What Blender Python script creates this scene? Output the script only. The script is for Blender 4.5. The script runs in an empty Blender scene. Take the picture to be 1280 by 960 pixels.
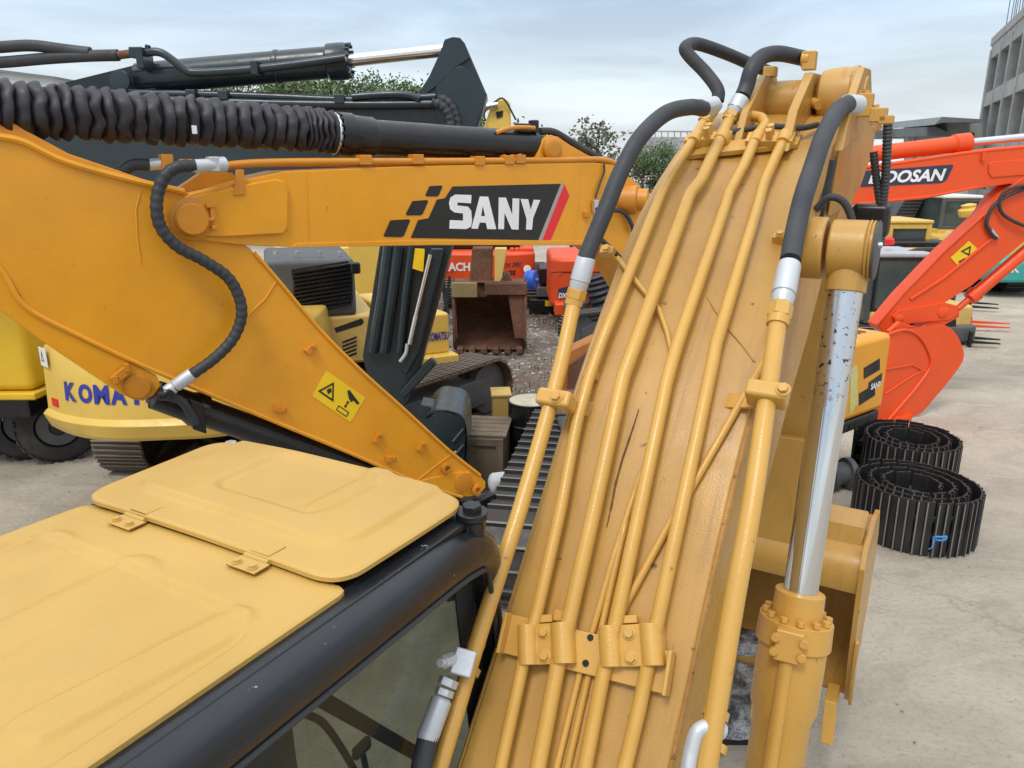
import bpy, bmesh, math, random
from mathutils import Vector as V, Matrix, noise
from mathutils.geometry import tessellate_polygon
R = math.radians
random.seed(7)
S = bpy.context.scene
COL = S.collection
# ------------------------------------------------------------------ camera model
FPX, PITCH, CAMZ = 962.0, R(16), 3.8
CAM = V((0, 0, CAMZ))
def ray(px, py):
    x = (px-640)/FPX; y = (480-py)/FPX
    return V((x, math.cos(PITCH)+y*math.sin(PITCH), -math.sin(PITCH)+y*math.cos(PITCH)))
class Plane:
    """a real plane in the yard (point, normal towards the viewer); off = metres in front of it"""
    def __init__(s, p, n): s.p = V(p); s.n = V(n).normalized()
    def at(s, px, py, off=0.0):
        r = ray(px, py); q = s.p + s.n*off
        return CAM + r*((q-CAM).dot(s.n)/r.dot(s.n))
    def pts(s, pl, off=0.0): return [s.at(x, y, off) for x, y in pl]
def at_z(px, py, z):
    r = ray(px, py); return CAM + r*((z-CAMZ)/r.z)
def at_y(px, py, y):
    r = ray(px, py); return CAM + r*(y/r.y)
def fronto(y, ang=0):
    """vertical plane crossing the view axis y metres out, turned by ang about the vertical"""
    return Plane((0, y, 0), (math.sin(R(ang)), -math.cos(R(ang)), 0))
# ------------------------------------------------------------------ mesh builder
BASE = {}
class MB:
    def __init__(s): s.v = []; s.f = []
    def add(s, vs, fs):
        n = len(s.v); s.v += [V(x) for x in vs]; s.f += [tuple(i+n for i in f) for f in fs]; return s
    def box(s, c, a, b, d):
        c, a, b, d = V(c), V(a)/2, V(b)/2, V(d)/2
        vs = [c+i*a+j*b+k*d for i in (-1, 1) for j in (-1, 1) for k in (-1, 1)]
        return s.add(vs, [(0,1,3,2),(4,6,7,5),(0,4,5,1),(2,3,7,6),(0,2,6,4),(1,5,7,3)])
    def abox(s, lo, hi):
        lo, hi = V(lo), V(hi); d = hi-lo
        return s.box((lo+hi)/2, (d.x,0,0), (0,d.y,0), (0,0,d.z))
    def prism(s, pts, vec):
        n = len(pts); vec = V(vec)
        vs = [V(p) for p in pts]+[V(p)+vec for p in pts]
        return s.add(vs, [tuple(range(n)), tuple(range(2*n-1, n-1, -1))]+[(i, i+n, (i+1)%n+n, (i+1)%n) for i in range(n)])
    def flat(s, loops):
        tri = tessellate_polygon([[V(p) for p in l] for l in loops])
        vs = [p for l in loops for p in l]
        return s.add(vs, [tuple(t) for t in tri])
    def tube(s, path, r, n=14, cap=True):
        path = [V(p) for p in path]; m = len(path)
        rr = r if isinstance(r, (list, tuple)) else [r]*m
        t = [(path[min(i+1, m-1)]-path[max(i-1, 0)]).normalized() for i in range(m)]
        a = t[0].orthogonal().normalized(); vs = []
        for i in range(m):
            a = (a-t[i]*a.dot(t[i])).normalized(); b = t[i].cross(a)
            vs += [path[i]+(a*math.cos(2*math.pi*k/n)+b*math.sin(2*math.pi*k/n))*rr[i] for k in range(n)]
        fs = [(i*n+k, i*n+(k+1)%n, (i+1)*n+(k+1)%n, (i+1)*n+k) for i in range(m-1) for k in range(n)]
        if cap: fs += [tuple(range(n-1, -1, -1)), tuple(range((m-1)*n, m*n))]
        return s.add(vs, fs)
    def cyl(s, p0, p1, r, n=28, r2=None): return s.tube([p0, p1], [r, r if r2 is None else r2], n)
    def lathe(s, p0, p1, prof, n=28, cap=True):
        """prof: (t along p0->p1 in metres, radius)"""
        d = (V(p1)-V(p0)).normalized(); a = d.orthogonal().normalized(); b = d.cross(a); vs = []
        for t, r in prof:
            vs += [V(p0)+d*t+(a*math.cos(2*math.pi*k/n)+b*math.sin(2*math.pi*k/n))*r for k in range(n)]
        m = len(prof)
        fs = [(i*n+k, i*n+(k+1)%n, (i+1)*n+(k+1)%n, (i+1)*n+k) for i in range(m-1) for k in range(n)]
        return s.add(vs, fs+([tuple(range(n-1, -1, -1)), tuple(range((m-1)*n, m*n))] if cap else [(k, (k+1)%n, (m-1)*n+(k+1)%n, (m-1)*n+k) for k in range(n)]))
    def hexbolt(s, c, nrm, r=.012, h=.012):
        nrm = V(nrm).normalized(); c = V(c)
        s.tube([c, c+nrm*.004], r*1.35, 14); return s.tube([c, c+nrm*h], r, 6)
    def loft(s, rings, cap=True):
        n = len(rings[0]); vs = [p for r in rings for p in r]; m = len(rings)
        fs = [(i*n+k, i*n+(k+1)%n, (i+1)*n+(k+1)%n, (i+1)*n+k) for i in range(m-1) for k in range(n)]
        if cap: fs += [tuple(range(n-1, -1, -1)), tuple(range((m-1)*n, m*n))]
        return s.add(vs, fs)
    def build(s, name, mat, parent=None, bevel=0.0, seg=2, ang=35, smooth=True):
        b = BASE.get(parent.name, V((0,0,0))) if parent else V((0,0,0))
        me = bpy.data.meshes.new(name); me.from_pydata([v-b for v in s.v], [], s.f); 
        bm = bmesh.new(); bm.from_mesh(me); bmesh.ops.recalc_face_normals(bm, faces=bm.faces); bm.to_mesh(me); bm.free()
        me.materials.append(mat)
        if smooth:
            me.shade_smooth(); me.set_sharp_from_angle(angle=R(ang))
        o = bpy.data.objects.new(name, me); COL.objects.link(o)
        if parent: o.parent = parent
        BASE[o.name] = b
        if bevel:
            m = o.modifiers.new('edge', 'BEVEL'); m.width = bevel; m.segments = seg; m.limit_method = 'ANGLE'; m.angle_limit = R(40); m.harden_normals = True
        return o
def tag(o, label, cat, group=None, kind=None):
    o['label'] = label; o['category'] = cat
    if group: o['group'] = group
    if kind: o['kind'] = kind
    return o
def thing(name, base, label, cat, group=None):
    o = bpy.data.objects.new(name, None); COL.objects.link(o); o.location = V(base); o.empty_display_size = .2
    BASE[o.name] = V(base); return tag(o, label, cat, group)
def place(src, parent, loc, rot=None):
    """another copy of a part (shared mesh) at a world position"""
    o = src.copy(); COL.objects.link(o); o.parent = parent
    o.matrix_local = Matrix.Translation(V(loc)-BASE[parent.name]) @ (rot.to_4x4() if rot else Matrix.Identity(4))
    return o
def struct(name, mb, mat, **k):
    o = mb.build(name, mat, **k); o['kind'] = 'structure'; return o
def chaikin(p, it=2):
    p = [V(x) for x in p]
    for _ in range(it):
        q = [p[0]]
        for a, b in zip(p, p[1:]): q += [a.lerp(b, .25), a.lerp(b, .75)]
        p = q+[p[-1]]
    return p
def catmull(p, k=8):
    p = [V(x) for x in p]; p = [p[0]*2-p[1]]+p+[p[-1]*2-p[-2]]; out = []
    for i in range(1, len(p)-2):
        a, b, c, d = p[i-1:i+3]
        for j in range(k):
            t = j/k
            out.append(.5*((2*b)+(c-a)*t+(2*a-5*b+4*c-d)*t*t+(3*b-a-3*c+d)*t**3))
    return out+[p[-2]]
def rounded(pts, r, k=5):
    """round the corners of a planar polygon"""
    out = []; n = len(pts); pts = [V(p) for p in pts]
    for i in range(n):
        p, a, b = pts[i], pts[i-1], pts[(i+1)%n]
        q = min(r, (a-p).length*.45, (b-p).length*.45)
        s, e = p+(a-p).normalized()*q, p+(b-p).normalized()*q
        out += [(s*(1-t)**2+p*2*t*(1-t)+e*t*t) for t in [j/k for j in range(k+1)]]
    return out
def lettering(s, org, ex, ey, h, mat, parent, width=None, bold=.02, shear=0, name='lettering', up=.003):
    """words as thin raised vinyl: org is the lower left corner"""
    cu = bpy.data.curves.new('t', 'FONT'); cu.body = s; cu.size = 1; cu.offset = bold; cu.shear = shear; cu.resolution_u = 3
    o = bpy.data.objects.new('t', cu); COL.objects.link(o); bpy.context.view_layer.update()
    me = bpy.data.meshes.new_from_object(o.evaluated_get(bpy.context.evaluated_depsgraph_get()))
    bpy.data.objects.remove(o)
    xs = [v.co.x for v in me.vertices]; ys = [v.co.y for v in me.vertices]
    x0, y0 = min(xs), min(ys); ky = h/(max(ys)-y0); kx = width/(max(xs)-x0) if width else ky
    ex, ey = V(ex).normalized(), V(ey).normalized(); nz = ex.cross(ey)
    mb = MB(); mb.add([V(org)+ex*(v.co.x-x0)*kx+ey*(v.co.y-y0)*ky+nz*up for v in me.vertices], [tuple(p.vertices) for p in me.polygons])
    return mb.build(name, mat, parent, smooth=False)
# ------------------------------------------------------------------ materials
def nodes(name):
    m = bpy.data.materials.new(name); m.use_nodes = True; nt = m.node_tree
    return m, nt, nt.nodes['Principled BSDF']
def N(nt, t, **k):
    n = nt.nodes.new(t)
    for a, b in k.items():
        if a in n.inputs: n.inputs[a].default_value = b
        else: setattr(n, a, b)
    return n
def c4(c): return (c[0], c[1], c[2], 1)
def noise_ramp(nt, co, scale, lo, hi, detail=6, rough=.6):
    t = N(nt, 'ShaderNodeTexNoise', Scale=scale, Detail=detail, Roughness=rough); nt.links.new(co, t.inputs['Vector'])
    r = N(nt, 'ShaderNodeMapRange'); r.inputs['From Min'].default_value = lo; r.inputs['From Max'].default_value = hi
    nt.links.new(t.outputs['Fac'], r.inputs['Value']); return r.outputs['Result']
def mixc(nt, fac, a, b):
    m = N(nt, 'ShaderNodeMix', data_type='RGBA')
    if hasattr(fac, 'links'): nt.links.new(fac, m.inputs[0])
    else: m.inputs[0].default_value = fac
    for i, x in ((6, a), (7, b)):
        if hasattr(x, 'links'): nt.links.new(x, m.inputs[i])
        else: m.inputs[i].default_value = c4(x)
    return m.outputs[2]
def paint(name, col, rough=.38, bump=.15, bscale=160, dirt=.35, dcol=(.16,.12,.07), var=.10, metal=0, spots=0.0, scol=(.05,.03,.02), coat=0.0, dscale=2.2, streak=0.0, grid=None):
    m, nt, p = nodes(name); L = nt.links
    co = N(nt, 'ShaderNodeTexCoord').outputs['Object']
    a = mixc(nt, noise_ramp(nt, co, 1.7, .3, .7, 3), [x*(1-var) for x in col], [min(1, x*(1+var)) for x in col])
    d = noise_ramp(nt, co, dscale, .48, .85, 9, .68)
    ml = N(nt, 'ShaderNodeMath', operation='MULTIPLY'); L.new(d, ml.inputs[0]); ml.inputs[1].default_value = dirt
    a = mixc(nt, ml.outputs[0], a, dcol)
    if streak:
        cv = N(nt, 'ShaderNodeCombineXYZ')
        for i, (ax, k) in enumerate(zip(grid, (1.4, 17, 1.4))):
            dt = N(nt, 'ShaderNodeVectorMath', operation='DOT_PRODUCT'); L.new(co, dt.inputs[0]); dt.inputs[1].default_value = [q*k for q in ax]; L.new(dt.outputs['Value'], cv.inputs[i])
        sk = noise_ramp(nt, cv.outputs[0], 1.0, .56, .74, 5, .65)
        sm_ = N(nt, 'ShaderNodeMath', operation='MULTIPLY'); L.new(sk, sm_.inputs[0]); sm_.inputs[1].default_value = streak
        a = mixc(nt, sm_.outputs[0], a, (.20,.105,.03))
    if spots:
        sp = noise_ramp(nt, co, 26, .68-spots*.1, .74-spots*.1, 5, .7)
        a = mixc(nt, sp, a, scol)
    L.new(a, p.inputs['Base Color'])
    rr = N(nt, 'ShaderNodeMapRange'); L.new(noise_ramp(nt, co, 9, .3, .7, 5), rr.inputs['Value'])
    rr.inputs['To Min'].default_value = max(.03, rough-.08); rr.inputs['To Max'].default_value = min(1, rough+.14); L.new(rr.outputs['Result'], p.inputs['Roughness'])
    p.inputs['Metallic'].default_value = metal; p.inputs['Coat Weight'].default_value = coat; p.inputs['Coat Roughness'].default_value = .12
    if bump:
        t = N(nt, 'ShaderNodeTexNoise', Scale=bscale, Detail=2.0); L.new(co, t.inputs['Vector'])
        b = N(nt, 'ShaderNodeBump', Strength=bump, Distance=.004); L.new(t.outputs['Fac'], b.inputs['Height']); L.new(b.outputs['Normal'], p.inputs['Normal'])
    return m
TAN = paint('tan_paint', (.50,.275,.06), .32, .16, 210, .5, (.27,.14,.035), .10, spots=.3, scol=(.14,.08,.03), streak=.55, grid=((.36,.62,.70),(.866,-.5,0),(-.35,-.6,.72)))
WELD = paint('rusty_weld', (.40,.20,.05), .7, .8, 60, .9, (.20,.09,.035), .2, spots=.8, scol=(.14,.06,.03), dscale=9)
TAN2 = paint('tan_pipe_paint', (.60,.335,.07), .27, .2, 190, .22, (.34,.18,.04), .07, spots=.12, scol=(.2,.11,.04))
ROOF = paint('roof_paint', (.53,.325,.08), .40, .25, 120, .55, (.40,.225,.05), .08, spots=.05, scol=(.45,.33,.16), dscale=1.3)
ORG = paint('orange_yellow_paint', (.77,.325,.010), .38, .07, 60, .30, (.40,.155,.015), .07, coat=.15, spots=.1, scol=(.22,.09,.02))
ORGD = paint('orange_yellow_fittings', (.60,.23,.015), .38, .08, 60, .35, (.25,.10,.02), .08)
KOM = paint('yellow_paint', (.70,.46,.085), .36, .06, 60, .30, (.42,.27,.07), .08)
KOMO = paint('old_yellow_paint', (.66,.45,.13), .5, .1, 60, .55, (.30,.21,.10), .1, spots=.3)
YEL2 = paint('deep_yellow_paint', (.74,.46,.02), .36, .06, 60, .25, (.4,.25,.04), .08)
NAVY = paint('dark_blue_grey_paint', (.015,.028,.036), .28, .05, 60, .2, (.04,.045,.047), .15, coat=.1)
RED = paint('red_orange_paint', (.72,.075,.012), .42, .08, 60, .28, (.45,.10,.04), .08)
RED2 = paint('bright_orange_paint', (.80,.080,.008), .42, .06, 60, .34, (.6,.10,.02), .06)
BLK = paint('black_paint', (.009,.0095,.011), .26, .12, 60, .35, (.05,.048,.042), .15)
FRAME = paint('cab_frame_paint', (.011,.0125,.016), .24, .16, 90, .22, (.06,.06,.062), .15, spots=.12, scol=(.35,.35,.33))
RUB = paint('hose_rubber', (.030,.033,.038), .55, .25, 140, .5, (.10,.10,.10), .15)
TYRE = paint('tyre_rubber', (.032,.031,.030), .8, .3, 60, .8, (.13,.115,.09), .15)
VINYL = paint('bellows_vinyl', (.024,.022,.028), .50, .35, 14, .3, (.06,.055,.06), .15)
STEEL = paint('bright_steel', (.62,.63,.64), .30, .2, 60, .3, (.25,.25,.24), .06, metal=.85)
ZINC = paint('zinc_fitting', (.55,.57,.59), .38, .25, 50, .3, (.35,.35,.33), .05, metal=.35)
WHT = paint('white_paint', (.76,.77,.78), .4, .1, 60, .2, (.45,.44,.42), .04)
RUST = paint('rusty_steel', (.135,.058,.032), .8, .7, 30, .95, (.04,.026,.022), .35, spots=.9, scol=(.26,.13,.065), dscale=3.2)
RUSTT = paint('worn_track_steel', (.15,.10,.065), .65, .5, 30, .8, (.06,.045,.035), .25)
TRK = paint('dark_track_steel', (.03,.029,.028), .5, .3, 40, .6, (.09,.082,.075), .2)
TRKB = paint('track_shoe_steel', (.035,.034,.032), .5, .3, 40, .6, (.08,.07,.06), .2)
LIT_WORN = paint('lit_worn_grouser_edge', (.20,.185,.17), .5, .3, 60, .6, (.07,.06,.055), .1)  # paler ridge colour: worn steel with the lit edge painted in
ROLL = paint('stored_track_steel', (.018,.018,.018), .42, .3, 40, .5, (.065,.062,.058), .2)
GREYF = paint('grey_track_frame', (.085,.09,.095), .6, .2, 30, .6, (.13,.12,.10), .15)
WOOD = paint('weathered_wood', (.19,.145,.10), .85, .6, 30, .9, (.07,.055,.04), .3, dscale=5)
TEAL = paint('teal_paint', (.035,.36,.33), .45, .06, 60, .35, (.10,.22,.19), .1)
BLUE = paint('blue_vinyl', (.02,.035,.32), .4, 0, 60, .1)
BLUEP = paint('blue_plastic', (.02,.12,.55), .4, .1, 60, .1)
STRAP = paint('blue_strap', (.06,.22,.55), .7, .3, 90, .3)
MAROON = paint('maroon_plastic', (.20,.012,.022), .5, .1, 60, .3)
DECB = paint('black_vinyl', (.014,.013,.013), .42, 0, 60, .05)
DECN = paint('navy_vinyl', (.03,.035,.07), .42, 0, 60, .05)
DECG = paint('grey_vinyl', (.36,.33,.30), .42, 0, 60, .05)
DECR = paint('red_vinyl', (.75,.02,.025), .4, 0, 60, .05)
DECW = paint('white_vinyl', (.80,.80,.82), .42, 0, 60, .05)
LABY = paint('label_yellow', (.86,.56,.01), .4, 0, 60, .08)
DRK = paint('dark_interior', (.014,.014,.015), .8, .1, 40, .3)
SEAT = paint('seat_cloth', (.05,.045,.04), .9, .3, 200, .5, (.10,.09,.075))
FLOORM = paint('cab_floor_mat', (.24,.245,.235), .9, .3, 60, .7, (.12,.115,.09))
CONC = paint('raw_concrete', (.36,.365,.36), .9, .3, 8, .7, (.14,.145,.15), .12, dscale=.3)
CONCL = paint('pale_render', (.52,.54,.55), .9, .1, 8, .5, (.38,.40,.41), .06, dscale=.2)
DRKC = paint('painted_shade_wall', (.07,.075,.08), .9, .1, 8, .4)  # concrete darkened in colour to stand for shade inside the open storeys
CONCD = paint('grey_roof_slab', (.19,.21,.22), .9, .1, 8, .4, (.10,.11,.12), .1, dscale=.3)
def glass_mat(name, col, rough=.03, trans=.75):
    m, nt, p = nodes(name)
    g = N(nt, 'ShaderNodeBsdfTransparent'); g.inputs[0].default_value = c4(col)
    gl = N(nt, 'ShaderNodeBsdfPrincipled', Roughness=rough); gl.inputs['Base Color'].default_value = (.06,.065,.06,1); gl.inputs['Specular IOR Level'].default_value = .7
    co = N(nt, 'ShaderNodeTexCoord').outputs['Object']
    d = noise_ramp(nt, co, 5, .35, .8, 8)
    ad = N(nt, 'ShaderNodeMapRange'); nt.links.new(d, ad.inputs['Value']); ad.inputs['To Min'].default_value = 1-trans; ad.inputs['To Max'].default_value = min(1, 1-trans+.14)
    mx = N(nt, 'ShaderNodeMixShader'); nt.links.new(ad.outputs['Result'], mx.inputs[0]); nt.links.new(g.outputs[0], mx.inputs[1]); nt.links.new(gl.outputs[0], mx.inputs[2])
    nt.links.new(mx.outputs[0], nt.nodes['Material Output'].inputs[0]); return m
GLASS = glass_mat('cab_glass', (.62,.68,.62))
DGLASS = paint('dark_glass', (.055,.072,.070), .10, 0, 60, .3, (.08,.09,.085), .2)
def chrome_mat():
    m, nt, p = nodes('chrome_rod'); L = nt.links
    co = N(nt, 'ShaderNodeTexCoord').outputs['Object']
    sp = noise_ramp(nt, co, 60, .60, .64, 3, .6)
    sx = N(nt, 'ShaderNodeSeparateXYZ'); L.new(co, sx.inputs[0])
    zr = N(nt, 'ShaderNodeMapRange'); L.new(sx.outputs['Z'], zr.inputs['Value']); zr.inputs['From Min'].default_value = 3.02; zr.inputs['From Max'].default_value = 3.18
    ml = N(nt, 'ShaderNodeMath', operation='MULTIPLY'); L.new(sp, ml.inputs[0]); L.new(zr.outputs['Result'], ml.inputs[1])
    L.new(mixc(nt, ml.outputs[0], (.66,.67,.69), (.10,.08,.05)), p.inputs['Base Color'])
    p.inputs['Metallic'].default_value = 1
    r = N(nt, 'ShaderNodeMapRange'); L.new(zr.outputs['Result'], r.inputs['Value']); r.inputs['To Min'].default_value = .10; r.inputs['To Max'].default_value = .30
    L.new(r.outputs['Result'], p.inputs['Roughness'])
    return m
CHROME = chrome_mat()
CHR2 = paint('polished_rod', (.75,.76,.78), .12, 0, 60, .1, (.5,.5,.5), .03, metal=1)
def film_mat():
    m, nt, p = nodes('stretch_film'); L = nt.links
    co = N(nt, 'ShaderNodeTexCoord').outputs['Object']
    L.new(mixc(nt, noise_ramp(nt, co, 9, .4, .6, 6), (.55,.57,.6), (.08,.09,.10)), p.inputs['Base Color']); p.inputs['Roughness'].default_value = .15
    t = N(nt, 'ShaderNodeTexNoise', Scale=24.0, Detail=4.0, Distortion=2.0); L.new(co, t.inputs['Vector'])
    b = N(nt, 'ShaderNodeBump', Strength=1.0, Distance=.03); L.new(t.outputs['Fac'], b.inputs['Height']); L.new(b.outputs['Normal'], p.inputs['Normal'])
    return m
FILM = film_mat()
def leaf_mat(name, a, b):
    m, nt, p = nodes(name); g = N(nt, 'ShaderNodeNewGeometry')
    nt.links.new(mixc(nt, g.outputs['Random Per Island'], a, b), p.inputs['Base Color']); p.inputs['Roughness'].default_value = .65
    return m
LEAF = leaf_mat('leaf_green', (.055,.095,.028), (.095,.145,.045))
LEAFB = leaf_mat('leaf_brown_green', (.05,.06,.03), (.10,.10,.05))
BARK = paint('bark', (.09,.07,.05), .9, .5, 20, .4)
GRASSM = leaf_mat('dry_grass', (.10,.11,.045), (.26,.22,.12))
def ground_mat():
    m, nt, p = nodes('yard_concrete'); L = nt.links
    co = N(nt, 'ShaderNodeTexCoord').outputs['Object']
    mp = N(nt, 'ShaderNodeMapping'); L.new(co, mp.inputs[0]); mp.inputs['Scale'].default_value = (.5, 1.0, 1); mp.inputs['Rotation'].default_value = (0,0,R(-12))
    big = noise_ramp(nt, co, .22, .35, .68, 5)
    c = mixc(nt, big, (.47,.41,.33), (.56,.495,.40))
    sw = N(nt, 'ShaderNodeTexNoise', Scale=1.6, Detail=10.0, Roughness=.70, Distortion=.8); L.new(mp.outputs[0], sw.inputs['Vector'])
    r = N(nt, 'ShaderNodeMapRange'); L.new(sw.outputs['Fac'], r.inputs['Value']); r.inputs['From Min'].default_value = .42; r.inputs['From Max'].default_value = .62; r.inputs['To Max'].default_value = .5
    c = mixc(nt, r.outputs['Result'], c, (.27,.235,.19))
    fine = noise_ramp(nt, co, 22, .5, .75, 8, .75)
    f2 = N(nt, 'ShaderNodeMath', operation='MULTIPLY'); L.new(fine, f2.inputs[0]); f2.inputs[1].default_value = .7
    c = mixc(nt, f2.outputs[0], c, (.25,.23,.20))
    st = noise_ramp(nt, co, .8, .62, .78, 7, .7)
    s2 = N(nt, 'ShaderNodeMath', operation='MULTIPLY'); L.new(st, s2.inputs[0]); s2.inputs[1].default_value = .5
    c = mixc(nt, s2.outputs[0], c, (.21,.19,.17))
    nz = N(nt, 'ShaderNodeTexNoise', Scale=1.3, Detail=6.0); L.new(co, nz.inputs['Vector'])
    va = N(nt, 'ShaderNodeVectorMath', operation='MULTIPLY_ADD'); L.new(nz.outputs['Color'], va.inputs[0]); va.inputs[1].default_value = (1.6,1.6,0); L.new(co, va.inputs[2])
    vo = N(nt, 'ShaderNodeTexVoronoi', Scale=.21); vo.feature = 'DISTANCE_TO_EDGE'; L.new(va.outputs[0], vo.inputs['Vector'])
    ck = N(nt, 'ShaderNodeMapRange'); L.new(vo.outputs['Distance'], ck.inputs['Value']); ck.inputs['From Max'].default_value = .006; ck.inputs['To Min'].default_value = .32; ck.inputs['To Max'].default_value = 0
    c = mixc(nt, ck.outputs['Result'], c, (.16,.145,.125))
    wv = N(nt, 'ShaderNodeTexWave', Scale=.9, Distortion=3.5, Detail=3.0); wv.inputs['Detail Scale'].default_value = .6; L.new(co, wv.inputs['Vector'])
    wr = N(nt, 'ShaderNodeMapRange'); L.new(wv.outputs['Fac'], wr.inputs['Value']); wr.inputs['From Min'].default_value = .72; wr.inputs['To Max'].default_value = .30
    w3 = N(nt, 'ShaderNodeMath', operation='MULTIPLY'); L.new(wr.outputs['Result'], w3.inputs[0]); L.new(fine, w3.inputs[1])
    c = mixc(nt, w3.outputs[0], c, (.15,.135,.115))
    L.new(c, p.inputs['Base Color']); p.inputs['Roughness'].default_value = .9
    t = N(nt, 'ShaderNodeTexNoise', Scale=14.0, Detail=10.0, Roughness=.75); L.new(co, t.inputs['Vector'])
    b = N(nt, 'ShaderNodeBump', Strength=.9, Distance=.04); L.new(t.outputs['Fac'], b.inputs['Height']); L.new(b.outputs['Normal'], p.inputs['Normal'])
    return m
def dirt_mat():
    m, nt, p = nodes('littered_dirt'); L = nt.links
    co = N(nt, 'ShaderNodeTexCoord').outputs['Object']
    v = N(nt, 'ShaderNodeTexVoronoi', Scale=16.0); L.new(co, v.inputs['Vector'])
    sx = N(nt, 'ShaderNodeSeparateColor'); L.new(v.outputs['Color'], sx.inputs[0])
    c = mixc(nt, sx.outputs[0], (.13,.105,.085), (.30,.26,.22))
    c = mixc(nt, noise_ramp(nt, co, .7, .42, .62, 6), c, (.12,.075,.06))
    gt = N(nt, 'ShaderNodeMath', operation='GREATER_THAN'); L.new(sx.outputs[1], gt.inputs[0]); gt.inputs[1].default_value = .975
    c = mixc(nt, gt.outputs[0], c, (.55,.55,.54))
    L.new(c, p.inputs['Base Color']); p.inputs['Roughness'].default_value = .95
    b = N(nt, 'ShaderNodeBump', Strength=.8, Distance=.04); L.new(v.outputs['Distance'], b.inputs['Height']); L.new(b.outputs['Normal'], p.inputs['Normal'])
    return m
# ------------------------------------------------------------------ the setting
g = MB(); g.add([(-400,-60,0),(400,-60,0),(400,700,0),(-400,700,0)], [(0,1,2,3)])
struct('ground', g, ground_mat())
dl = [(-3.4,8.6),(-1.0,8.3),(.3,8.5),(1.6,8.9),(3.3,9.6),(3.9,11),(4.4,14),(6,20),(7,27),(-9,30),(-8,16)]
dl = [V((x, y, .004)) for x, y in dl]
dp = []
for i in range(len(dl)):
    for k in range(8):
        q = dl[i].lerp(dl[(i+1)%len(dl)], k/8); w = noise.noise_vector(q*1.3)*.35; dp.append(V((q.x+w.x, q.y+w.y, .004)))
g = MB(); g.flat([dp]); struct('dirt_ground', g, dirt_mat(), smooth=False)
# loose grass tufts and litter on the dirt
g = MB()
for _ in range(1500):
    x, y = random.uniform(-3, 4.6), random.uniform(9.3, 24)
    if noise.noise(V((x*.55, y*.55, 3))) < -.02: continue
    for _k in range(9):
        a = random.uniform(0, 6.28); h = random.uniform(.05,.2); l = random.uniform(.02,.13); bx, by = x+random.gauss(0,.08), y+random.gauss(0,.08)
        w = V((math.sin(a), -math.cos(a), 0))*random.uniform(.004,.01); p = V((bx, by, .004)); tip = p+V((math.cos(a)*l, math.sin(a)*l, h))
        g.add([p-w, p+w, tip], [(0,1,2)])
tag(g.build('grass', GRASSM, smooth=False), 'thin dry grass tufts growing through the littered dirt', 'grass', kind='stuff')
g = MB()
for _i in range(3700):
    x, y = random.uniform(-3, 4.4), random.uniform(9, 22); r = random.uniform(.012,.05); a = random.uniform(0, 3)
    if _i > 2600: x, y, r = random.uniform(1.5, 14), random.uniform(3.2, 22), random.uniform(.004,.016)
    if _i > 3500: x, y = random.uniform(-9, -3), random.uniform(4, 10)
    c = V((x, y, .006)); e = [V((math.cos(a+k*1.57+random.uniform(-.3,.3))*r, math.sin(a+k*1.57)*r, random.uniform(0,.012))) for k in range(4)]
    g.add([c+q for q in e]+[c+V((0,0,r*.55))], [(0,1,4),(1,2,4),(2,3,4),(3,0,4)])
tag(g.build('gravel', leaf_mat('stones', (.16,.14,.12), (.46,.44,.41)), smooth=False), 'pale gravel stones scattered on the brown dirt', 'gravel', kind='stuff')

# ------------------------------------------------------------------ generic pieces
def warning_label(P, quad, parent, off=.004, icons=True, mirror=False):
    """quad: four pixels round the sticker, first edge = its long top edge"""
    a, b, c, d = P.pts(quad, off)
    lab = MB().prism(rounded([a, b, c, d], .012, 3), -P.n*.002).build('warning_label', LABY, parent, smooth=False)
    if not icons: return lab
    n = P.n*.003
    def q(s, t): return a.lerp(b, s).lerp(d.lerp(c, s), t)+n
    f = MB()
    f.flat([[q(.05,.75), q(.25,.18), q(.45,.75)], [q(.11,.69), q(.25,.29), q(.39,.69)]])
    f.flat([[q(.2,.55), q(.25,.4), q(.31,.5), q(.27,.64)]])
    f.flat([[q(.58,.16), q(.62,.1), q(.95,.28), q(.93,.36), q(.8,.32), q(.78,.42), q(.7,.36)]])
    f.flat([[q(.68,.50), q(.72,.42), q(.76,.50), q(.735,.5), q(.735,.62), q(.76,.62), q(.72,.7), q(.68,.62), q(.705,.62), q(.705,.5)]])
    f.flat([[q(.58,.74), q(.86,.74), q(.86,.93), q(.58,.93)], [q(.6,.77), q(.84,.77), q(.84,.9), q(.6,.9)]])
    f.build('warning_symbol', DECB, lab, smooth=False); return lab
def lit_worn(o, axis, test, m=None):
    """bright worn edges: wear plus caught light, painted paler on the grouser tops"""
    o.data.materials.append(m or LIT_WORN)
    for p in o.data.polygons:
        if test(p.center[axis]): p.material_index = 1
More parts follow.
